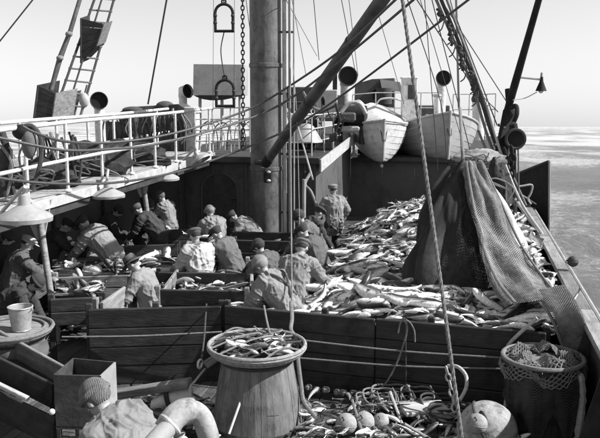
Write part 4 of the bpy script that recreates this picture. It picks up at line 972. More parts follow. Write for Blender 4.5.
# ================================================================== TUBS, BARRELS, BINS
def stave_tub(name, label, c, r0, r1, h, m, n=22, hoops=(.12, .8), seam=.006):
    t = thing(name, label, 'tub', c)
    for k in range(n):
        a0 = 2*math.pi*k/n+seam; a1 = 2*math.pi*(k+1)/n-seam; vv = []; jr = random.uniform(-.003, .003)
        prof = [(r0+jr, 0), ((r0+r1)/2+.012+jr, h*.5), (r1+jr, h)]
        for (r_, z_) in prof:
            for q_, rad in ((a0, r_), ((a0+a1)/2, r_+.003), (a1, r_), (a1, r_-.03), (a0, r_-.03)): vv.append(c+Vector((math.cos(q_)*rad, math.sin(q_)*rad, z_)))
        fs = [(i*5+j, i*5+(j+1) % 5, (i+1)*5+(j+1) % 5, (i+1)*5+j) for i in range(2) for j in range(5)]+[(10, 11, 12, 13, 14), (4, 3, 2, 1, 0)]
        MB().add(vv, fs).build('stave', m, t)
    for f in hoops:
        rr_ = r0+(r1-r0)*f+.012*(1-abs(2*f-1))+.004
        MB().lathe(c+ZD*(h*f), [(rr_, 0), (rr_+.008, .003), (rr_+.008, .04), (rr_, .043)], 40).build('hoop', 'dark_steel', t, True)
    MB().lathe(c+ZD*.03, [(0, 0), (r0-.03, 0)], 24).build('bottom', 'wet_wood', t)
    return t
tb = stave_tub('large_tub', 'large tapered wooden tub carrying a round basket in the foreground', TUB, .545, .41, .9, 'tub_wood', 22, (.06, .93), .0025)
MB().tube(spl([TUB+Vector((math.cos(a)*.5, math.sin(a)*.5, .33+.02*math.sin(3*a))) for a in (-1.3, -1.15, -1.0, -1.05, -1.2, -1.3)], 4), .008, 5).build('iron_ring', 'dark_steel', tb, True)
# basket tray on top
bs = thing('round_basket', 'round net basket tray full of fish on top of the large tub', 'basket', TUB+ZD*.9)
cB = TUB+ZD*.97
for dz, r_, t_ in ((.06, .57, .022), (.03, .575, .016), (0, .55, .018), (-.04, .5, .018)): MB().torus(cB+ZD*dz, r_, t_, (0, 0, 1), 48, 7).build('rim', 'wicker', bs, True)
MB().lathe(cB-ZD*.06, [(0, 0), (.48, .0), (.55, .05)], 40).build('tray', 'net_dark', bs, True)
for k in range(9):
    a = R(40); u_ = (-.48+.12*k); hw = math.sqrt(max(0, .55**2-u_**2)); d = Vector((math.cos(a), math.sin(a), 0)); e = Vector((-math.sin(a), math.cos(a), 0))
    if k % 2 == 0: MB().tube(spl([cB+e*u_-d*hw+ZD*.05, cB+e*u_+ZD*(.11+.03*random.random()), cB+e*u_+d*hw+ZD*.05], 6), .012, 6).build('cord', random.choice(('rope_mid', 'rope_dark')), bs, True)
fl = MB()
for k in range(40):
    a = 2*math.pi*k/40; fl.ball(TUB+Vector((math.cos(a)*.63, math.sin(a)*.63, .045)), (.042, .042, .038), None, 8, 6)
tag(fl.build('float_line', 'canvas_white', None, True), 'string of small pale floats ringed round the foot of the large tub', 'float line')
pk = thing('stick', 'thin pale stick leaning on the large tub', 'stick', P(232, 428, 8.1)); MB().tube([P(229, 434, 8.0), P(249.5, 376, 8.35)], [.014, .016], 8).build('shaft', 'white_paint', pk, True); MB().ball(P(249.5, 375.5, 8.35), .02, None, 8, 6).build('tip', 'dark_steel', pk, True)

tb2 = stave_tub('net_barrel', 'dark barrel draped with netting at the lower right', TUB2, .38, .43, .95, 'wet_wood', 20, (.1, .5, .86))
MB().torus(TUB2+ZD*.97, .445, .028, (0, 0, 1), 40, 8).build('rim', 'rope_mid', tb2, True)
MB().lathe(TUB2+ZD*.9, [(0, .03), (.2, .035), (.41, 0)], 30).build('contents', 'rope_mid', tb2, True)
TUB3 = Vector((Z(8, 330, .92).x, Z(8, 330, .92).y, 0))
tb3 = stave_tub('left_barrel', 'barrel wrapped in wrinkled canvas below the white bucket at left', TUB3, .36, .46, .88, 'worn_wood', 20, (.1, .9))
mb = MB(); n_ = 60; vv = []
for i in range(9):
    for k in range(n_):
        a = 2*math.pi*k/n_; rr_ = .40+.06*i/8+.03+.03*noise.noise(Vector((math.cos(a)*3, math.sin(a)*3, i*.9)))+.012*math.sin(i*2.4+a*2); vv.append(TUB3+Vector((math.cos(a)*rr_, math.sin(a)*rr_, .2+.075*i)))
mb.add(vv, [(i*n_+k, i*n_+(k+1) % n_, (i+1)*n_+(k+1) % n_, (i+1)*n_+k) for i in range(8) for k in range(n_)]).build('canvas_wrap', 'cloth_mid', tb3, True)
MB().lathe(TUB3+ZD*.89, [(0, 0), (.55, 0), (.56, .02), (.55, .035), (0, .035)], 40).build('lid', 'worn_wood', tb3, True)
for r_, t_ in ((.56, .025), (.46, .018)): MB().torus(TUB3+ZD*.945, r_, t_, (0, 0, 1), 44, 7).build('ring', 'rope_mid', tb3, True)
def bucket(label, c, r0, r1, h):
    t = thing('bucket', label, 'bucket', c)
    MB().lathe(c, [(0, .012), (r0-.006, .012), (r1-.006, h), (r1, h), (r0, 0), (0, 0)], 28).build('pail', 'galvanised', t, True)
    MB().torus(c+ZD*h, r1, .009, (0, 0, 1), 28, 6).build('rim', 'galvanised', t, True); MB().torus(c+ZD*.01, r0, .008, (0, 0, 1), 28, 6).build('foot_ring', 'galvanised', t, True)
    MB().tube([c+Vector((r1*math.cos(R(a)), -.02-r1*.55*math.sin(R(a)), h-.02-.07*math.sin(R(a)))) for a in range(0, 181, 15)], .006, 6).build('handle', 'dark_steel', t, True)
    for s_ in (-1, 1): MB().box(c+Vector((s_*r1, 0, h-.02)), (.012, .04, .05), None, .004).build('lug', 'galvanised', t)
bk0 = Z(21.5, 330, .93); bucket('white metal bucket standing on the canvas wrapped barrel', Vector((bk0.x, bk0.y, .93)), .115, .155, .31)

# sheet hopper bin
bn = thing('hopper_bin', 'dark open sheet metal bin beside the stooping man in the foreground', 'bin', Vector((Z(76, 372, .95).x, 8.2, .2)))
f0, f1, k0, k1 = Z(53, 375, .95), Z(101, 376, .95), Z(73, 358, .95), Z(116, 362, .98); dn = ZD*.62
def sheet(mb, a, b, c, d, th=.018):
    nrm = (b-a).cross(d-a).normalized()*th; return mb.prism([a, b, c, d], nrm)
for nm, a, b in (('front_panel', f0, f1), ('right_panel', f1, k1), ('back_panel', k1, k0), ('left_panel', k0, f0)):
    sh_ = .03 if nm != 'front_panel' else 0
    sheet(MB(), a.lerp(b, .01), b.lerp(a, .01), b.lerp(a, .01)-dn, a.lerp(b, .01)-dn).build(nm, 'spar_paint' if nm in ('front_panel', 'left_panel', 'back_panel') else 'grey_paint', bn)  # right panel paler: its sunlit look is put into the colour
sheet(MB(), f0-dn*.97, f1-dn*.97, k1-dn*.97, k0-dn*.97).build('bottom_panel', 'dark_steel', bn)
for a in (f0, f1, k0, k1): cc = (f0+f1+k0+k1)/4; pp = a.lerp(cc, .1); MB().box(Vector((pp.x, pp.y, .17)), (.05, .05, .34), None, .005).build('leg', 'dark_steel', bn)
MB().ball(P(52, 412, 7.8), .035, None, 10, 7).build('bolt_cap', 'white_paint', bn, True)
# chute of boards leading into the bin
cu = thing('chute', 'sloping dark board chute entering the bin from the left edge', 'chute', Z(20, 420, 0))
c0, c1 = P(54, 384, 8.15), P(-40, 338, 9.0)
board('side_board', c1, c0, .3, .045, 'wet_wood', cu, ch=.008)
board('side_board', c1+Vector((.2, .45, .02)), c0+Vector((.05, .42, .02)), .25, .045, 'worn_wood', cu, ch=.008)
board('edge_strip', P(-40, 364, 8.6), P(28, 397, 7.95), .05, .06, 'pale_wood', cu, ch=.008)
board('side_board', P(-40, 372, 8.5), P(56, 418, 7.85), .35, .045, 'wet_wood', cu, ch=.008)
MB().prism([c1-ZD*.25, c0-ZD*.25, c0+Vector((.05, .42, -.23)), c1+Vector((.2, .45, -.23))], (0, 0, -.03)).build('floor_board', 'wet_wood', cu)
for p in (c0, c1): MB().box(Vector((p.x-.08, p.y+.2, (p.z-.3)/2)), (.08, .08, p.z-.3), None, .008).build('leg', 'wet_wood', cu)

# loose planks, bag and tackle between the bin and the tub
lb = thing('loose_plank', 'loose worn plank lying on the scraps between bin and tub', 'plank', Z(155, 395, .2))
board('plank', P(112, 391, 9.0), P(189, 379, 8.7), .1, .16, 'worn_wood', lb, ch=.01)
bag = thing('canvas_bag', 'crumpled pale canvas bag with dark band beside the bent pipe', 'bag', Z(170, 410, .1))
bc = Z(171, 398, .3); vv = []
for i in range(9):
    for k in range(16):
        a = 2*math.pi*k/16; tt = i/8; r_ = .13*math.sin(math.pi*(.12+.8*tt))**.5*(1+.25*noise.noise(Vector((math.cos(a)*2, math.sin(a)*2, i*.7)))); vv.append(bc+Vector((-.24+.5*tt, .05*math.sin(3*tt)+math.cos(a)*r_, -.1+.16*tt+math.sin(a)*r_*.9)))
MB().add(vv, [(i*16+k, i*16+(k+1) % 16, (i+1)*16+(k+1) % 16, (i+1)*16+k) for i in range(8) for k in range(16)]+[tuple(range(16)), tuple(128+k for k in range(16))]).build('sack', 'canvas_white', bag, True)
MB().torus(bc+Vector((-.02, .02, -.02)), .135, .03, (1, 0, .3), 20, 7).build('band', 'cloth_black', bag, True)
tk = thing('tackle_hook', 'small pale ring and rope tackle hung at the left of the large tub', 'tackle', P(205, 372, 8.9))
MB().torus(P(200, 364, 8.9), .05, .016, (1, -.4, 0), 18, 7).build('ring', 'white_paint', tk, True)
board('tongue', P(203, 362, 8.9), P(218, 352, 8.9), .1, .05, 'worn_wood', tk, ch=.01)
MB().tube(spl([P(201, 362, 8.9), P(204, 340, 9.3), P(206, 312, 10.1), P(206.5, 304, 10.28)], 5), .012, 6).build('line', 'rope_dark', tk, True)
MB().tube(spl([P(205, 369, 8.9), P(196, 380, 8.7), P(190, 388, 8.6), P(191, 398, 8.5)], 5), .014, 6).build('line', 'rope_pale', tk, True)
# bent pipe close to the camera
bp_ = thing('bent_pipe', 'pale bent pipe close to the camera at the bottom edge', 'pipe', P(185, 520, 5.0))
MB().tube(spl([P(138, 470, 4.7), P(152, 445, 4.8), P(172, 424, 4.9)], 6), .066, 22).build('spout', 'light_grey_paint', bp_, True)
MB().tube(spl([P(166, 430, 4.95), P(174, 418, 5.0), P(185, 411, 5.05), P(197, 413, 5.1), P(205, 425, 5.1), P(210, 450, 5.1), P(211, 520, 5.1)], 7), [.09]*8+[.09]*10+[.075]*25, 22).build('elbow', 'pipe_paint', bp_, True)
MB().torus(P(170, 425, 4.92), .08, .018, (P(172, 424, 4.9)-P(152, 445, 4.8)), 26, 8).build('flange', 'light_grey_paint', bp_, True)

# ================================================================== FLOATS
def floatball(label, p, r, group=None, m='float_steel'):
    t = thing('net_float', label, 'float', Vector((p.x, p.y, p.z-r)), group)
    MB().ball(p, r, None, 26, 16).build('sphere', m, t, True); MB().torus(p, r*.998, r*.03, (.2, .1, 1), 36, 6).build('seam', m, t, True)
    MB().torus(p+Vector((-.3, -.6, .75)).normalized()*r*1.04, r*.16, r*.05, (1, .3, .3), 14, 6).build('eye', 'dark_steel', t, True)
floatball('left one of three small pale floats on the deck', P(346, 424, 8.3), .125)
floatball('middle one of three small pale floats on the deck', P(364, 422, 8.45), .125)
floatball('right one of three small pale floats on the deck', P(381, 422, 8.5), .105)
floatball('large round steel float with rope bands at the bottom edge', P(487, 431, 7.9), .33)
floatball('smaller pale float lying against the large steel float', P(477, 424, 7.55), .11)
bs_ = MB().torus(P(487, 431, 7.9), .335, .014, (.9, -.2, .5), 40, 6); tag(bs_.build('rope_band', 'rope_dark', None, True), 'dark rope band round the large steel float', 'rope')

# ================================================================== NETS
def net_sheet(mb, fn, nu_, nv_, du, r, jit=.0, sides=3):
    """diagonal twine over the surface fn(s,t)"""
    for sgn in (1, -1):
        for k in range(-nv_ if sgn > 0 else 0, nu_+(0 if sgn > 0 else nv_)+1):
            run = []
            for j in range(nv_+1):
                i = k+sgn*j
                if 0 <= i <= nu_: run.append(fn(i/nu_, j/nv_))
                else:
                    if len(run) > 1: mb.tube(run, r, sides, False)
                    run = []
            if len(run) > 1: mb.tube(run, r, sides, False)
    return mb
netc = Z(452, 283, 1.1); nett = P(463, 160, 12.6)
def bag_pt(a, t, infl=0.0):
    # t 0 top .. 1 foot
    rad = .1+.62*t**.62; fold = .06*math.sin(3*a+3.5*t)+.04*math.sin(7*a-5*t+1)+.22*noise.noise(Vector((math.cos(a)*2, math.sin(a)*2, t*3)))+.06*noise.noise(Vector((math.cos(a)*6, math.sin(a)*6, t*5)))
    cx = nett.lerp(Vector((netc.x-.02, netc.y+.1, 1.0)), t)+Vector((-.12*math.sin(math.pi*t), 0, 0)); rr_ = rad+fold*(.3+t)+infl
    sx = .86 if math.cos(a) < 0 else .92
    return Vector((cx.x+math.cos(a)*rr_*sx, cx.y+math.sin(a)*rr_*.8, cx.z+.04*math.sin(3*a)*(1-t)))
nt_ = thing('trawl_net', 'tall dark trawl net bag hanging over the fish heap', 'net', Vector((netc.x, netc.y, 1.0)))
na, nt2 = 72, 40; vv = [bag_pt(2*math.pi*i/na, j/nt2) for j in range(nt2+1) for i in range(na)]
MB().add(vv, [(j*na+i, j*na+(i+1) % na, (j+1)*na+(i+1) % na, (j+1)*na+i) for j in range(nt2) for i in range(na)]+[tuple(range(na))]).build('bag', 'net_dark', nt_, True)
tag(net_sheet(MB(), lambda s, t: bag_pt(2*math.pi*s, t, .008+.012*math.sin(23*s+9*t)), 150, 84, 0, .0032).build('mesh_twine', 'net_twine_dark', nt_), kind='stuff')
MB().tube(spl([P(463, 163, 12.5), P(462, 140, 12.8), P(460, 108, 14.5)], 6), .03, 8).build('hoisting_rope', 'rope_mid', nt_, True)
for k in range(3): MB().torus(nett+ZD*(-.02-.05*k), .12+.02*k, .02, (0, 0, 1), 20, 6).build('lashing', 'rope_mid', nt_, True)
# sunlit netting band over the bag's right side, then across the heap to the barrel
bandL = [P(464, 163, 12.2), P(470, 200, 11.8), P(480, 245, 11.0), P(494, 280, 10.3), Z(512, 304, 1.32)]
bandR = [P(480, 164, 12.5), P(497, 200, 12.2), P(518, 245, 11.7), P(540, 278, 10.8), Z(556, 298, 1.4)]
cl, crr = spl(bandL, 12), spl(bandR, 12)
def band_pt(s, t, d=0.0):
    f = t*(len(cl)-1); i = min(int(f), len(cl)-2); a = cl[i].lerp(cl[i+1], f-i); b = crr[i].lerp(crr[i+1], f-i); p = a.lerp(b, s)
    s = s+.03*noise.noise(Vector((s*8, t*14, d*30))); t = min(1, max(0, t+.006*noise.noise(Vector((s*9, t*16, 7+d*30))))); p = a.lerp(b, s); wv = .06*math.sin(s*9+t*5)+.035*math.sin(s*19-t*9)+.09*noise.noise(Vector((s*3, t*6, 1))); return p+Vector((.25, -1, .35)).normalized()*(wv+d+.13*math.sin(math.pi*s))
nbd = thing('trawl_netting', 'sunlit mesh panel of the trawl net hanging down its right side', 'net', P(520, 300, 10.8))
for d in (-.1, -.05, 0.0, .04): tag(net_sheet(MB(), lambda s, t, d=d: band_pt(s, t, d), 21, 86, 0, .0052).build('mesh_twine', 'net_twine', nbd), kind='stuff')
for e, rr_ in ((cl, .022), (crr, .02)): MB().tube([p+Vector((.02, -.07, .03)) for p in e], rr_, 7).build('edge_rope', 'rope_mid', nbd, True)
dL = [Z(528, 292, 1.36), Z(546, 310, 1.36), P(560, 342, 8.85), P(567, 372, 8.7), P(571, 398, 8.6)]; dR = [Z(560, 286, 1.42), Z(578, 312, 1.4), P(590, 342, 9.0), P(589, 370, 8.8), P(579, 400, 8.65)]
dl, dr = spl(dL, 10), spl(dR, 10)
def drape(s, t, d=0.0):
    f = t*(len(dl)-1); i = min(int(f), len(dl)-2); a = dl[i].lerp(dl[i+1], f-i); b = dr[i].lerp(dr[i+1], f-i); return a.lerp(b, s)+Vector((.2, -1, .4)).normalized()*(.05*math.sin(s*8+t*6)+d+.1*math.sin(math.pi*s))
nd2 = thing('net_drape', 'mesh netting draped from the heap over the wall beside the barrel', 'net', P(570, 400, 8.9))
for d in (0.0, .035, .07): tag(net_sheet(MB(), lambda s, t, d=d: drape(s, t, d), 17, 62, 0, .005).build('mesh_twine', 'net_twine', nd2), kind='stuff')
MB().tube([p+Vector((0, -.05, 0)) for p in dl], .02, 7).build('edge_rope', 'rope_mid', nd2, True)
# netting tangle over the barrel top, and skirt down its side
nb2 = thing('barrel_net', 'open netting tied over the top of the dark barrel', 'net', TUB2+ZD*.9)
def bn_pt(s, t, d=0): a = 2*math.pi*s; r_ = .47*(1-.62*t) if t > .35 else .47-.05*t; return TUB2+Vector((math.cos(a)*(r_+.02*math.sin(7*a)), math.sin(a)*r_, .8+.42*min(t, .5)+.05*math.sin(5*a+4*t)+.02*math.sin(11*a)))
tag(net_sheet(MB(), bn_pt, 34, 10, 0, .0075, sides=5).build('mesh_twine', 'rope_mid', nb2), kind='stuff')
def sk_pt(s, t): a = R(-150)+R(135)*s; return TUB2+Vector((math.cos(a)*(.46+.02*math.sin(6*a+3*t)), math.sin(a)*(.46+.02*math.sin(5*a)), .86-.75*t*(.55+.45*math.sin(4*a)**2)))
tag(net_sheet(MB(), sk_pt, 24, 22, 0, .005).build('skirt_twine', 'net_twine_dark', nb2), kind='stuff')
MB().tube(spl([TUB2+Vector((.3, -.36, .9)), TUB2+Vector((.34, -.36, .6)), TUB2+Vector((.3, -.4, .2)), TUB2+Vector((.33, -.38, 0.02))], 6), [.03+.02*abs(math.sin(k*1.3)) for k in range(19)], 8).build('hanging_tail', 'rope_pale', nb2, True)
# rolled net rope along the top of the heap edge
rope('net_roll', 'thick rolled net rope lying over the heap near the barrel', [P(488, 303, 10.3), P(510, 303, 10.2), P(530, 300, 10.3), P(548, 304, 10.1), P(560, 314, 9.8)], [.035+.015*abs(math.sin(k*1.7)) for k in range(33)], 'rope_mid', 'rope')
# white canvas sack behind the net
ws = thing('canvas_sheet', 'white canvas sheet bulging beside the net on the starboard rail', 'canvas', P(515, 275, 12.6))
wl = spl([P(487, 186, 14.2), P(496, 210, 13.8), P(505, 235, 13.4), P(512, 262, 12.8), P(520, 282, 12.2)], 8); wr_ = spl([P(493, 186, 14.4), P(508, 208, 14.0), P(522, 232, 13.6), P(530, 258, 13.0), P(532, 280, 12.4)], 8)
vv = []; nw = 10
for j in range(len(wl)):
    for i in range(nw+1):
        s_ = i/nw; vv.append(wl[j].lerp(wr_[j], s_)+Vector((.3, -1, .2)).normalized()*(.16*math.sin(math.pi*s_)+.04*math.sin(s_*7+j*.35)))
o_ = MB().add(vv, [(j*(nw+1)+i, j*(nw+1)+i+1, (j+1)*(nw+1)+i+1, (j+1)*(nw+1)+i) for j in range(len(wl)-1) for i in range(nw)]).build('cloth', 'canvas_white', ws, True)
so_ = o_.modifiers.new('thick', 'SOLIDIFY'); so_.thickness = .03
# crumpled nets on the rail and dark heap by the gallows
for (x, y, Y0, rx, rz, lab) in ((478, 160, 15.5, .5, .22, 'crumpled pale netting bundle above the trawl net'), (495, 200, 14.6, .3, .7, 'dark net folds hanging between trawl net and gallows'), (88, 166, 15.0, .85, .42, 'dark net heap on the walkway beside the near railing posts'), (128, 158, 16.8, .9, .36, 'dark net heap farther along the walkway'), (46, 178, 13.2, .55, .35, 'dark net heap at the left end of the walkway')):
    if not lab: continue
    c = P(x, y, Y0); vv = []; n1_, n2_ = 26, 18
    for i in range(n2_+1):
        for k in range(n1_):
            th = math.pi*i/n2_; a = 2*math.pi*k/n1_; d = Vector((math.sin(th)*math.cos(a), math.sin(th)*math.sin(a), math.cos(th))); q_ = 1+.35*noise.noise(d*2.2+Vector((x, 0, 0)))+.16*noise.noise(d*6)
            vv.append(c+Vector((d.x*rx*q_, d.y*.3*q_, d.z*rz*q_)))
    nn_ = thing('net_heap', lab, 'net', c-ZD*rz)
    MB().add(vv, [(i*n1_+k, i*n1_+(k+1) % n1_, (i+1)*n1_+(k+1) % n1_, (i+1)*n1_+k) for i in range(n2_) for k in range(n1_)]).build('bundle', 'net_twine' if 'pale' in lab else 'net_dark', nn_, True)
    for k in range(6): MB().tube(spl([c+Vector((random.uniform(-rx, rx), -.32, random.uniform(-rz, rz)*.8)) for _ in range(4)], 6), .015, 6).build('cord', 'rope_mid', nn_, True)

# ================================================================== ROPES ROUND THE POUND WALL
nw_ = Vector((nd.x, nd.y, 0))*-.16
def onwall(x, y):                     # point just in front of the long wall seen at that place
    r = ray(x, y); p = FM+nw_; n = nd; t = (p-Vector((0, 0, CAM_H))).dot(n)/r.dot(n); return Vector((0, 0, CAM_H))+r*t
rope('rope', 'upper pale rope stretched along the long plank wall', [onwall(226, 331), onwall(300, 340), onwall(400, 351), onwall(505, 358)], .012, 'rope_mid')
rope('rope', 'lower pale rope stretched along the long plank wall', [onwall(298, 358), onwall(400, 366), onwall(504, 369)], .012, 'rope_mid')
rope('rope', 'pale rope stretched along the left plank wall', [P(62, 337, 9.9), P(140, 336, 9.9), P(222, 332, 9.95)], .012, 'rope_mid')
rope('rope', 'thin line hanging in a curve on the long wall, left of the front rope', [onwall(404, 318), onwall(407, 330), onwall(400, 355), onwall(388, 380), onwall(375, 394)], .012, 'rope_mid')
rope('rope', 'rope loop draped over the long wall top', [onwall(398, 333), onwall(401, 322), onwall(408, 321), onwall(414, 330), onwall(415, 342)], .01, 'rope_mid')
rope('rope', 'dark line hanging straight down the long wall', [onwall(405.5, 318), onwall(406, 390)], .009, 'rope_dark')
rope('rope', 'pale rope running from heap edge down beside the dark barrel', [onwall(537, 318), onwall(520, 333), onwall(508, 346), onwall(506, 358), P(509, 375, 8.6), P(507, 395, 8.4), P(503, 418, 8.2)], .022, 'rope_pale')
rope('rope', 'curved pale rope loop beside the front rope', [P(448, 366, 8.7), P(458, 367, 8.6), P(466, 376, 8.5), P(466, 388, 8.4), P(460, 400, 8.3)], .022, 'rope_pale')
cc_ = chain_mesh(MB(), [P(446, 367, 8.5), P(449, 380, 8.5), P(453, 398, 8.4), P(455, 412, 8.3)], .1, .014).build('chain', 'galvanised', None, True); tag(cc_, 'short pale chain hanging left of the front rope', 'chain')
rope('rope', 'rope falling from the wall top over the basket rim', [onwall(291, 300)+Vector((0, -.1, 0)), P(292, 318, 9.4), P(291, 330, 9.2), P(297, 340, 8.9), P(298, 360, 8.7), P(301, 385, 8.6), P(304, 402, 8.5), P(316, 418, 8.3)], .026, 'rope_mid')
rope('rope', 'short line with knot rising from the basket', [P(264, 306, 9.9), P(267, 322, 9.3), P(270, 334, 8.9)], .014, 'rope_mid')
rope('rope', 'thin rope hanging from the boom past the men to the wall', [P(290, 62, 13), P(291, 200, 11.6), P(292, 305, 10.3)], .012, 'rope_mid')
for k in range(7):                    # coils on the deck
    cx, cy = ((380, 402), (392, 399), (402, 404), (418, 400), (440, 408), (368, 405), (452, 418))[k]; r0_ = (.2, .24, .16, .2, .22, .14, .25)[k]; c = Z(cx, cy, .16)
    rope('rope_coil', ('rope coil lying left of the coil pile on deck', 'largest pale rope coil on the deck before the wall', 'small rope coil at the middle of the deck pile', 'rope coil right of the deck pile', 'dark rope coil left of the front rope', 'smallest rope coil behind the pale floats', 'dark rope loops beside the large steel float')[k],
         [c+Vector((math.cos(a)*r0_*(1+.12*math.sin(2.3*a)), math.sin(a)*r0_*(1+.1*math.cos(1.7*a)), .03*math.sin(3*a)+.008*a+.05*(math.sin(a)))) for a in np.linspace(0, 13, 24)], (.012, .013, .01, .013, .014, .01, .013)[k], ('rope_mid', 'rope_mid', 'rope_dark', 'rope_mid', 'rope_dark', 'rope_mid', 'rope_dark')[k], seg=3, n=6)
for k, (x0, y0, x1, y1) in enumerate(((390, 392, 402, 424), (409, 386, 398, 398), (352, 400, 362, 432), (404, 424, 428, 438))):
    sk = thing('stick', ('pale stick leaning in the coil pile', 'short stick poking up behind the coils', 'grey stick between the floats', 'stick lying at the bottom edge right of the floats')[k], 'stick', Z(x1, y1, .05)); MB().tube([Z(x0, y0, .35), Z(x1, y1, .1)], .018, 7).build('shaft', ('rope_pale', 'worn_wood', 'rope_mid', 'worn_wood')[k], sk, True)
pb = thing('net_board', 'pale flat board lying under the coils before the wall', 'board', Z(425, 412, .05)); board('plank', Z(402, 408, .22), Z(446, 405, .22), .05, .34, 'pale_wood', pb, ch=.01)
# row of small cork floats along the foot of the long wall
for k in range(22):
    p = onwall(300, 386).lerp(onwall(500, 401), k/21)+Vector((random.uniform(-.03, .03), -.06, 0)); p.z = .1+random.uniform(0, .03)
    o_ = MB().box(p, (.1, .07, .08), (Vector((math.cos(k), math.sin(k)*.3, 0)).normalized(), ZD.cross(Vector((math.cos(k), math.sin(k)*.3, 0)).normalized()), ZD), .025).build('cork_float', 'worn_wood', None); tag(o_, 'small blocky cork float in the row along the foot of the long wall', 'cork float', 'cork floats along the wall foot')

# ================================================================== PEOPLE
_H = rng.random(4096)
def vnoise(p):                                                   # value noise, vectorised
    f = np.floor(p); t = p-f; t = t*t*(3-2*t); f = f.astype(np.int64); o = 0
    for dx in (0, 1):
        for dy in (0, 1):
            for dz in (0, 1):
                h = _H[((f[:, 0]+dx)*73856093 ^ (f[:, 1]+dy)*19349663 ^ (f[:, 2]+dz)*83492791) & 4095]
                o = o+h*(t[:, 0] if dx else 1-t[:, 0])*(t[:, 1] if dy else 1-t[:, 1])*(t[:, 2] if dz else 1-t[:, 2])
    return o*2-1
BAKE = []
def remesh(o, vox, smooth=5, fold=0.0, segs=None):
    r = o.modifiers.new('remesh', 'REMESH'); r.mode = 'VOXEL'; r.voxel_size = vox; r.use_smooth_shade = True
    s_ = o.modifiers.new('smooth', 'SMOOTH'); s_.factor = .5; s_.iterations = smooth
    BAKE.append((o, fold, segs))
def segdist(p, a, b):
    d = b-a; L2 = (d*d).sum(); t = np.clip(((p-a)@d)/L2, 0, 1); q = a+t[:, None]*d; return np.sqrt(((p-q)**2).sum(1)), t*math.sqrt(L2)
def bake_all():
    """freeze the figures' surfaces and press cloth folds into them: long creases down the body, cross creases on sleeves and legs"""
    bpy.context.view_layer.update(); dg = bpy.context.evaluated_depsgraph_get(); res = []
    for o, fold, segs in BAKE: res.append(bpy.data.meshes.new_from_object(o.evaluated_get(dg)))
    for (o, fold, segs), me in zip(BAKE, res):
        old = o.data; m = old.materials[0]; o.modifiers.clear(); o.data = me; nm = old.name; bpy.data.meshes.remove(old); me.name = nm
        if not me.materials: me.materials.append(m)
        n = len(me.vertices)
        if fold > 0 and n:
            co = np.empty(n*3); me.vertices.foreach_get('co', co); co = co.reshape(-1, 3); no = np.empty(n*3); me.vertices.foreach_get('normal', no); no = no.reshape(-1, 3)
            og = np.array(origin(o)); sd = rng.uniform(0, 50, 3); torso, limbs = segs; D = np.zeros(n); W = np.zeros(n)
            best = np.full(n, 1e9); along = np.zeros(n); ax = np.zeros((n, 3)); islimb = np.zeros(n)
            for k, (a, b, lim) in enumerate([(torso[0], torso[1], 0)]+[(a, b, 1) for a, b in limbs]):
                a = np.array(a)-og; b = np.array(b)-og; dd, tt = segdist(co, a, b); dd = dd-(.13 if not lim else .06)
                u = dd < best; best[u] = dd[u]; along[u] = tt[u]; ax[u] = (b-a)/np.linalg.norm(b-a); islimb[u] = lim
            pa = (co*ax).sum(1); perp = co-pa[:, None]*ax
            wob = vnoise(co*5+sd)*.06
            pt = perp*11+ax*(pa*2.6)[:, None]+sd+wob[:, None]*6          # long folds along the torso
            pl_ = perp*3.2+ax*((pa+wob*.7)*17)[:, None]+sd               # cross creases round a limb
            sharp = lambda q: np.maximum(0, 1-2.6*np.abs(q))**1.4
            pd = perp*7+ax*((pa*.9+.6*perp[:, 0]+wob)*9)[:, None]+sd*1.7                 # drag lines slanting over the back
            rt = 1.1*sharp(vnoise(pt))+.9*sharp(vnoise(pd))-.5; rl = 1.6*sharp(vnoise(pl_))-.4; rf = sharp(vnoise(co*np.array([19, 19, 12])+sd))
            mask = .45+.55*np.clip(vnoise(co*3.1+sd)*2+.5, 0, 1)
            d = np.where(islimb > .5, rl*.8, rt)*mask+.35*rf
            co = co+no*(d*fold)[:, None]; me.vertices.foreach_set('co', co.reshape(-1)); me.update()
        me.shade_smooth()
def ik(a, b, l1, l2, hint):
    d = b-a; L = min(d.length, (l1+l2)*.995); d = d.normalized(); b = a+d*L; x = (l1*l1-l2*l2+L*L)/(2*L); h = math.sqrt(max(0, l1*l1-x*x)); q = hint-d*hint.dot(d)
    q = q.normalized() if q.length > 1e-5 else Vector((0, 0, 1)); return a+d*x+q*h, b
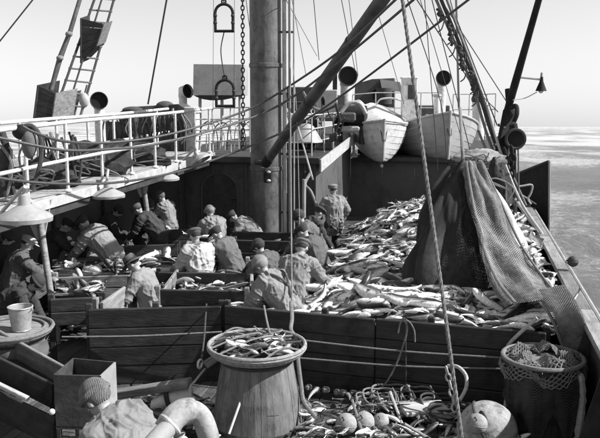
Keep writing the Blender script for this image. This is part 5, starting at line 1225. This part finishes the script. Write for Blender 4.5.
def person(label, hx, hy, Y, yaw, lean, arms=((.35, -.2, -.4), (.35, .2, -.4)), hat='cap', jacket='cloth_mid', trousers='cloth_dark', hatm='cloth_grey', z0=0.0, s=1.0, hp=10, vox=.017, face=False, side=0, apron=None, belt=None, braces=None):
    s *= 1.07
    yaw = R(yaw); lean = R(lean); hp = R(hp); F = Vector((math.sin(yaw), math.cos(yaw), 0)); Rr = Vector((math.cos(yaw), -math.sin(yaw), 0))
    side = R(side)
    def dr(a): return F*math.sin(a)+(ZD*math.cos(side)+Rr*math.sin(side))*math.cos(a)
    d1, d2, d3, d4 = dr(lean*.7), dr(lean), dr(lean*1.12), dr(lean*.75+hp)
    hc = P(hx, hy, Y)                                                   # head centre in the place
    neck = hc-d4*(.15*s); chest = neck-d3*(.13*s); waist = chest-d2*(.27*s); pel = waist-d1*(.2*s)
    hh = pel.z-z0
    if hh > .97*s: z0 = pel.z-.97*s
    shc = chest+d2*(.075*s)
    sho = [shc-Rr*(.185*s), shc+Rr*(.185*s)]; hip = [pel-Rr*(.1*s)-ZD*.02, pel+Rr*(.1*s)-ZD*.02]
    root = thing('person', label, 'person', Vector((pel.x, pel.y, z0)))
    el = []; wr = []
    for k in (0, 1):
        f, sd_, uz = arms[k]; tg = shc+F*f*s+Rr*sd_*s+ZD*uz*s; e, w_ = ik(sho[k], tg, .3*s, .27*s, Rr*(-.7 if k == 0 else .7)-F*.45-ZD*.35); el.append(e); wr.append(w_)
    kn = []; an = []
    for k in (0, 1):
        ft = Vector((pel.x, pel.y, 0))+Rr*((-.14 if k == 0 else .14)*s)+F*((.1 if k == 0 else -.08)*s)-F*(.12*math.sin(lean)); ft.z = z0+.09
        kk, a_ = ik(hip[k], ft, .46*s, .44*s, F); kn.append(kk); an.append(a_)
    hf = (F*math.cos(lean*.75+hp)-ZD*math.sin(lean*.75+hp)); hax = (Rr, hf, d4)          # head frame: right, forward, up
    def H(r_, f_, u_): return hc+Rr*(r_*s)+hf*(f_*s)+d4*(u_*s)
    # ---- body: one continuous figure
    b = MB()
    b.capsule(hip[0], .115*s, hip[1], .115*s); b.capsule(pel, .125*s, waist, .115*s); b.capsule(waist-Rr*.045*s, .105*s, chest-Rr*.06*s, .115*s); b.capsule(waist+Rr*.045*s, .105*s, chest+Rr*.06*s, .115*s)
    b.capsule(sho[0], .06*s, sho[1], .06*s); b.capsule(shc, .09*s, neck, .06*s); b.capsule(neck, .055*s, hc, .055*s)
    b.ball(hc+d4*.02*s, (.075*s, .094*s, .105*s), hax, 16, 12); b.ball(H(0, .02, -.06), (.055*s, .065*s, .06*s), hax, 12, 9); b.ball(H(0, .055, -.085), (.028*s, .026*s, .022*s), hax, 10, 7)
    b.capsule(H(0, .088, .012), .01*s, H(0, .108, -.022), .016*s, 8); b.capsule(H(-.03, .082, .03), .012*s, H(.03, .082, .03), .012*s, 8); b.capsule(H(-.02, .083, -.05), .009*s, H(.02, .083, -.05), .009*s, 8)
    for sg in (-1, 1): b.ball(H(sg*.078, -.005, -.01), (.014*s, .022*s, .034*s), hax, 8, 7)
    for k in (0, 1):
        sg = -1 if k == 0 else 1
        b.capsule(sho[k], .055*s, el[k], .045*s); b.capsule(el[k], .045*s, wr[k], .032*s)
        hd = (wr[k]-el[k]).normalized(); hd = (hd+F*.25-ZD*.15).normalized(); sdv = (Rr*(-sg) - hd*(Rr*(-sg)).dot(hd)).normalized(); nv = hd.cross(sdv)
        pm = wr[k]+hd*.05*s
        b.capsule(wr[k], .03*s, pm+sdv*.018*s, .026*s, 10); b.capsule(wr[k]+hd*.02*s, .026*s, pm-sdv*.022*s, .024*s, 10)
        for q_, ln in ((-.034, .06), (-.012, .072), (.011, .07), (.033, .056)):
            p0 = pm+sdv*q_*s+hd*.03*s; p1 = p0+hd*(ln*.5*s)-ZD*.008*s; p2 = p1+(hd*.6-ZD*.6).normalized()*(ln*.5*s); b.capsule(p0, .0098*s, p1, .0092*s, 8); b.capsule(p1, .0092*s, p2, .008*s, 8)
        t0 = wr[k]+hd*.025*s+sdv*.03*s; t1 = t0+(hd*.5+sdv*.8).normalized()*.035*s; b.capsule(t0, .013*s, t1, .011*s, 8); b.capsule(t1, .011*s, t1+(hd*.9+sdv*.2).normalized()*.03*s, .009*s, 8)
        b.capsule(hip[k], .09*s, kn[k], .062*s); b.capsule(kn[k], .06*s, an[k], .04*s); b.capsule(an[k]-ZD*.03*s, .04*s, an[k]+F*.15*s-ZD*.05*s, .032*s)
    o = b.build('body', 'skin', root, True); remesh(o, max(.012, vox-.004), 3)
    # ---- jacket: torso lofted through wide soft sections, sleeves run into it
    j = MB(); dn_ = ((kn[0]+kn[1])/2-pel).normalized(); hem = pel+dn_*(.2*s)
    rings = [(hem, dn_*-1, .225, .185), (pel+dn_*(.08*s), (dn_*-1+d1).normalized(), .215, .175), (pel+d1*.06*s, d1, .2, .165), (waist, (d1+d2).normalized(), .19, .155), (waist.lerp(chest, .55), d2, .212, .165), (chest+d2*.03*s, d2, .222, .16), (shc+d2*.03*s, d3, .2, .125), (shc+d3*.085*s, d3, .125, .095), (neck+d3*.02*s, d3, .078, .08)]
    vv = []; nr = 24
    for (c_, t__, w_, dp) in rings:
        dpv = (F-t__*F.dot(t__)).normalized() if abs(F.dot(t__)) < .98 else ZD*-1
        dpv = Rr.cross(t__).normalized()*(-1 if Rr.cross(t__).dot(F*math.cos(lean)-ZD*math.sin(lean)) < 0 else 1)
        for k in range(nr):
            a = 2*math.pi*k/nr; ca, sa = math.cos(a), math.sin(a); e = .78
            vv.append(c_+Rr*(w_*s*math.copysign(abs(ca)**e, ca))+dpv*(dp*s*math.copysign(abs(sa)**e, sa)))
    j.add(vv, [(i*nr+k, i*nr+(k+1) % nr, (i+1)*nr+(k+1) % nr, (i+1)*nr+k) for i in range(len(rings)-1) for k in range(nr)]+[tuple(range(nr-1, -1, -1)), tuple((len(rings)-1)*nr+k for k in range(nr))])
    for k in (0, 1):
        so = sho[k]-d2*.02*s
        j.capsule(so.lerp(shc, .35), .105*s, so, .098*s); j.capsule(so, .096*s, el[k], .075*s); e2 = el[k].lerp(wr[k], .86); j.capsule(el[k], .075*s, e2, .064*s)
    o = j.build('jacket', jacket, root, True); remesh(o, vox*.85, 4, .021*s, ((pel, neck), [(sho[0], el[0]), (el[0], wr[0]), (sho[1], el[1]), (el[1], wr[1])]))
    # standing collar
    vv = []
    for i in range(4):
        for k in range(20):
            a = 2*math.pi*k/20; r_ = (.088, .092, .088, .098)[i]*s; fwd = (F*math.cos(lean)-ZD*math.sin(lean)); vv.append(neck+d3*((-.03, .015, .05, .03)[i]*s+.006*math.sin(3*a))+Rr*(r_*math.cos(a)*1.05)+fwd*(r_*math.sin(a)*1.1))
    co_ = MB().add(vv, [(i*20+k, i*20+(k+1) % 20, (i+1)*20+(k+1) % 20, (i+1)*20+k) for i in range(3) for k in range(20)]).build('collar', jacket, o, True)
    if belt:
        vv = []
        for i in range(2):
            for k in range(28):
                a = 2*math.pi*k/28; t__ = (d1+d2).normalized(); dpv = (F*math.cos(lean)-ZD*math.sin(lean)); ca, sa = math.cos(a), math.sin(a); vv.append(waist+t__*(i*.05-.02)*s+Rr*(.202*s*math.copysign(abs(ca)**.78, ca))+dpv*(.168*s*math.copysign(abs(sa)**.78, sa)))
        MB().add(vv, [(k, (k+1) % 28, 28+(k+1) % 28, 28+k) for k in range(28)]).build('belt', belt, o, True)
    if braces:
        fwd = (F*math.cos(lean)-ZD*math.sin(lean))
        for sg in (-1, 1): MB().tube(spl([waist-fwd*.17*s-Rr*(sg*.06*s), waist.lerp(chest, .55)-fwd*.186*s+Rr*(sg*.01*s), chest-fwd*.182*s+Rr*(sg*.07*s), shc+d3*.02*s-fwd*.13*s+Rr*(sg*.12*s), shc+d3*.085*s+Rr*(sg*.13*s)], 5), .016*s, 6).build('brace_strap', braces, o, True)
    # ---- trousers and boots
    t_ = MB(); t_.capsule(hip[0], .13*s, hip[1], .13*s); t_.capsule(pel, .13*s, waist, .11*s)
    for k in (0, 1): t_.capsule(hip[k], .115*s, kn[k], .09*s); t_.capsule(kn[k], .09*s, kn[k].lerp(an[k], .85), .078*s)
    o = t_.build('trousers', trousers, root, True); remesh(o, vox+.004, 6, .014*s, ((pel, waist), [(hip[0], kn[0]), (kn[0], an[0]), (hip[1], kn[1]), (kn[1], an[1])]))
    for k in (0, 1):
        bt = MB(); bt.capsule(kn[k].lerp(an[k], .45), .082*s, an[k]-ZD*.01, .068*s); bt.capsule(an[k]-ZD*.035*s, .055*s, an[k]+F*.17*s-ZD*.045*s, .045*s)
        o = bt.build('boot', 'rubber', root, True); remesh(o, vox, 3)
    if apron:
        a_ = MB(); pts = []
        for i in range(9):
            base_ = chest.lerp(pel, i/4) if i <= 4 else pel+(Vector((pel.x, pel.y, z0+.35))-pel)*((i-4)/4); fo = F*(.19*s) if i < 3 else F*(.2*s)
            for c_ in range(9): u_ = -1+c_/4; pts.append(base_+fo-F*(.1*u_*u_)*s+Rr*(.22*u_*s)+F*.01*math.sin(6*u_+i))
        o = a_.add(pts, [(i*9+c_, i*9+c_+1, i*9+10+c_, i*9+9+c_) for i in range(8) for c_ in range(8)]).build('apron', apron, root, True); o.modifiers.new('t', 'SOLIDIFY').thickness = .01
    hr = MB(); hr.ball(H(0, -.026, .022), (.078*s, .074*s, .07*s), hax, 16, 10); hr.build('hair', 'hair', root, True)
    # ---- headgear
    h_ = MB()
    if hat == 'knit':
        h_.ball(H(0, -.008, .04), (.096*s, .112*s, .106*s), hax, 22, 14); o = h_.build('knit_cap', hatm, root, True)
        MB().torus(H(0, 0, .035), .1*s, .022*s, d4+hf*.12, 22, 7).build('cap_band', hatm, o, True)
    elif hat == 'cap':
        h_.ball(H(0, .0, .085), (.112*s, .128*s, .05*s), (Rr, hf, (d4+hf*.1).normalized()), 18, 10); h_.ball(H(0, -.01, .055), (.093*s, .108*s, .06*s), hax, 16, 9); o = h_.build('flat_cap', hatm, root, True)
        MB().ball(H(0, .12, .055), (.075*s, .06*s, .012*s), hax, 14, 8).build('cap_peak', hatm, o, True)
    elif hat == 'brim':
        h_.lathe(H(0, 0, .045), [(.098*s, 0), (.1*s, .03*s), (.092*s, .08*s), (.075*s, .105*s), (.03*s, .1*s), (0, .092*s)], 24, d4); cr_ = h_.build('hat_crown', hatm, root, True)
        vv = []
        for i in range(3):
            for k in range(28):
                a = 2*math.pi*k/28; r_ = (.096, .14, .178)[i]*s; vv.append(H(math.cos(a)*r_/s, math.sin(a)*r_/s, .055-.012*i-.025*(i/2)*math.sin(a)**2+.012*(i/2)*math.cos(a)**2))
        o = MB().add(vv, [(i*28+k, i*28+(k+1) % 28, (i+1)*28+(k+1) % 28, (i+1)*28+k) for i in range(2) for k in range(28)]).build('hat_brim', hatm, cr_, True); o.modifiers.new('t', 'SOLIDIFY').thickness = .008
        MB().lathe(H(0, 0, .05), [(.101*s, 0), (.103*s, .004), (.103*s, .028*s), (.1*s, .03*s)], 24, d4).build('hat_band', 'cloth_black', cr_, True)
    elif hat == 'helmet':
        h_.ball(H(0, -.008, .035), (.1*s, .116*s, .112*s), hax, 24, 16); h_.ball(H(0, -.045, -.03), (.085*s, .07*s, .085*s), hax, 18, 12); h_.capsule(H(-.07, .02, -.03), .03*s, H(-.06, .03, -.07), .022*s); h_.capsule(H(.07, .02, -.03), .03*s, H(.06, .03, -.07), .022*s)
        o = h_.build('cloth_cap', hatm, root, True); remesh(o, .01, 5, .007, ((neck, hc), []))
        MB().tube([H(0, .1*math.cos(R(a)), .035+.116*math.sin(R(a))) for a in range(-20, 200, 20)], .005*s, 6).build('cap_seam', hatm, o, True); MB().ball(H(0, .115, .045), (.08*s, .05*s, .012*s), hax, 14, 8).build('cap_peak', hatm, o, True)
    elif hat == 'hood':
        h_.ball(H(0, -.012, .03), (.108*s, .122*s, .122*s), hax, 24, 16); h_.capsule(H(0, -.05, -.04), .09*s, neck-F*.03*s, .095*s, 14); o = h_.build('hood', hatm, root, True); remesh(o, .011, 6, .008, ((neck, hc), [])); MB().torus(H(0, .06, -.01), .1*s, .016*s, hf+d4*.35, 24, 7).build('hood_rim', hatm, o, True)
    elif hat == 'souwester':
        vv = []; prof = ((0, .15), (.05, .146), (.088, .12), (.108, .07), (.116, .03), (.128, -.01), (.14, -.055)); n_ = 28
        for i, (r_, u_) in enumerate(prof):
            for k in range(n_):
                a = 2*math.pi*k/n_; bk = max(0, -math.sin(a)); e = 1+.08*bk*(i > 4); vv.append(H(math.cos(a)*r_, math.sin(a)*r_*e*1.1, u_-.022*bk*(i-4 if i > 4 else 0)+.008*math.sin(5*a+i)+.005*math.sin(9*a-2*i)))
        o = MB().add(vv, [(i*n_+k, i*n_+(k+1) % n_, (i+1)*n_+(k+1) % n_, (i+1)*n_+k) for i in range(len(prof)-1) for k in range(n_)]).build('souwester_hat', hatm, root, True); o.modifiers.new('t', 'SOLIDIFY').thickness = .008
    if face:
        for sg in (-1, 1): MB().ball(H(sg*.03, .083, .012), (.011*s, .008*s, .007*s), hax, 8, 6).build('eye', 'interior_black', root, True)
    return root
DN = ((.3, -.16, -.42), (.3, .16, -.42)); FW = ((.42, -.14, -.3), (.42, .14, -.34)); LOW = ((.2, -.2, -.52), (.22, .18, -.54))
person('stooping man in a pale jacket and knitted cap in the foreground', 97, 399, 5.9, -62, 50, ((.26, -.24, -.5), (.28, .24, -.5)), 'knit', 'oilskin_pale', 'cloth_grey', 'knit_wool', 0, 1.16, 2, .011)
person('man in a brimmed hat and pale jacket standing in the left pound', 133, 264, 11.5, -78, 22, ((.3, -.15, -.35), (.3, .12, -.4)), 'brim', 'cloth_pale', 'cloth_dark', 'cloth_grey', 0, 1.0, 22, .014, True)
person('man in a white coat seen from behind at the middle pounds', 195, 236, 13.0, -38, 10, ((.32, -.12, -.34), (.3, .16, -.4)), 'cap', 'cloth_white', 'cloth_pale', 'cloth_grey', 0, 1.06, 14, .014, belt='cloth_pale')
person('man in a dark cap and grey jacket right of the white coat', 217, 234, 13.5, -62, 30, FW, 'cap', 'cloth_mid', 'cloth_dark', 'cloth_dark', 0, 1.0, 18, .016)
person('man with a pale cap and pale back behind the white coat', 210, 212, 15.9, -30, 24, DN, 'knit', 'cloth_pale', 'cloth_dark', 'cloth_pale', 0, 1.0, 15)
person('stooping man in a pale streaked jersey left of the mast', 233, 217, 16.8, -82, 50, DN, 'cap', 'cloth_pale', 'cloth_dark', 'cloth_dark', 0, 1.0, 15, braces='cloth_dark')
person('man in pale jacket turned left by the far lamp', 161, 197, 18.0, -70, 14, FW, 'knit', 'cloth_pale', 'cloth_dark', 'cloth_mid', 0, 1.02, 24, .018, True)
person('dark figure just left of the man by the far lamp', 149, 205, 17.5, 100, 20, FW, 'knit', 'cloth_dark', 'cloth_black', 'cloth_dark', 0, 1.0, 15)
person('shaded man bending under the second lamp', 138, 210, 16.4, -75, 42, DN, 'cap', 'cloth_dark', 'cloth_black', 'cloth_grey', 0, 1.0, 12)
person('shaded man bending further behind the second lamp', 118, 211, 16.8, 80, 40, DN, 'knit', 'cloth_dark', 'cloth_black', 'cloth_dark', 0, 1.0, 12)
person('man in a light jacket leaning left over the far left board', 84, 224, 13.9, -70, 46, ((.34, -.16, -.42), (.36, .14, -.42)), 'cap', 'cloth_pale', 'cloth_dark', 'cloth_black', 0, 1.1, 20, .015)
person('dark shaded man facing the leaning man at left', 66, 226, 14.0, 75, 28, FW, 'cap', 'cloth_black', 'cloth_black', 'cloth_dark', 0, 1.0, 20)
person('man with a white cap in a dark coat at far left', 27, 244, 12.4, 62, 22, FW, 'cap', 'cloth_grey', 'cloth_dark', 'cloth_white', 0, 1.02, 18, .015)
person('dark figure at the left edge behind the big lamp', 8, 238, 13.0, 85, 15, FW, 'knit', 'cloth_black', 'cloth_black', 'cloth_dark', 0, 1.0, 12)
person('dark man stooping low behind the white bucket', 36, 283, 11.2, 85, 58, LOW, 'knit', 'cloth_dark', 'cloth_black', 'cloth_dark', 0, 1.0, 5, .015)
person('man in a pale knitted cap stooping behind the long wall', 261, 266, 10.9, -58, 38, ((.3, -.18, -.45), (.3, .16, -.46)), 'knit', 'cloth_pale', 'cloth_dark', 'cloth_pale', 0, 1.1, 12, .012, braces='cloth_grey')
person('man in pale jacket seen from behind at the heap edge', 302, 248, 11.7, 22, 26, ((.3, -.2, -.46), (.14, .4, -.46)), 'cap', 'cloth_pale', 'cloth_dark', 'cloth_mid', 0, 1.08, 14, .012)
person('man in a dark cap behind the pale knitted cap', 259, 247, 12.7, -50, 30, DN, 'knit', 'cloth_grey', 'cloth_dark', 'cloth_dark', 0, 1.0, 14, .015)
person('man turned left with face in the sun, right of the mast pipes', 299, 217, 14.6, -85, 32, ((.3, -.14, -.42), (.32, .12, -.44)), 'knit', 'cloth_mid', 'cloth_dark', 'cloth_dark', 0, 1.05, 6, .015, True)
person('shaded man half hidden between the front pair and the sunlit face', 303, 232, 13.2, -60, 30, DN, 'cap', 'cloth_grey', 'cloth_dark', 'cloth_dark', 0, 1.0, 16, .016)
person('man in dark jersey bending at the left edge of the heap', 319, 213, 15.9, 62, 30, ((.28, -.2, -.45), (.26, .2, -.48)), 'cap', 'cloth_dark', 'cloth_dark', 'cloth_dark', 0, 1.0, 14, .016)
person('man in a pale jacket and cap standing tall before the recessed wall', 333, 190, 18.6, -18, 6, ((.2, -.24, -.44), (.15, .24, -.46)), 'cap', 'cloth_pale', 'cloth_dark', 'cloth_pale', 0, 1.04, 8, .017)
bake_all()
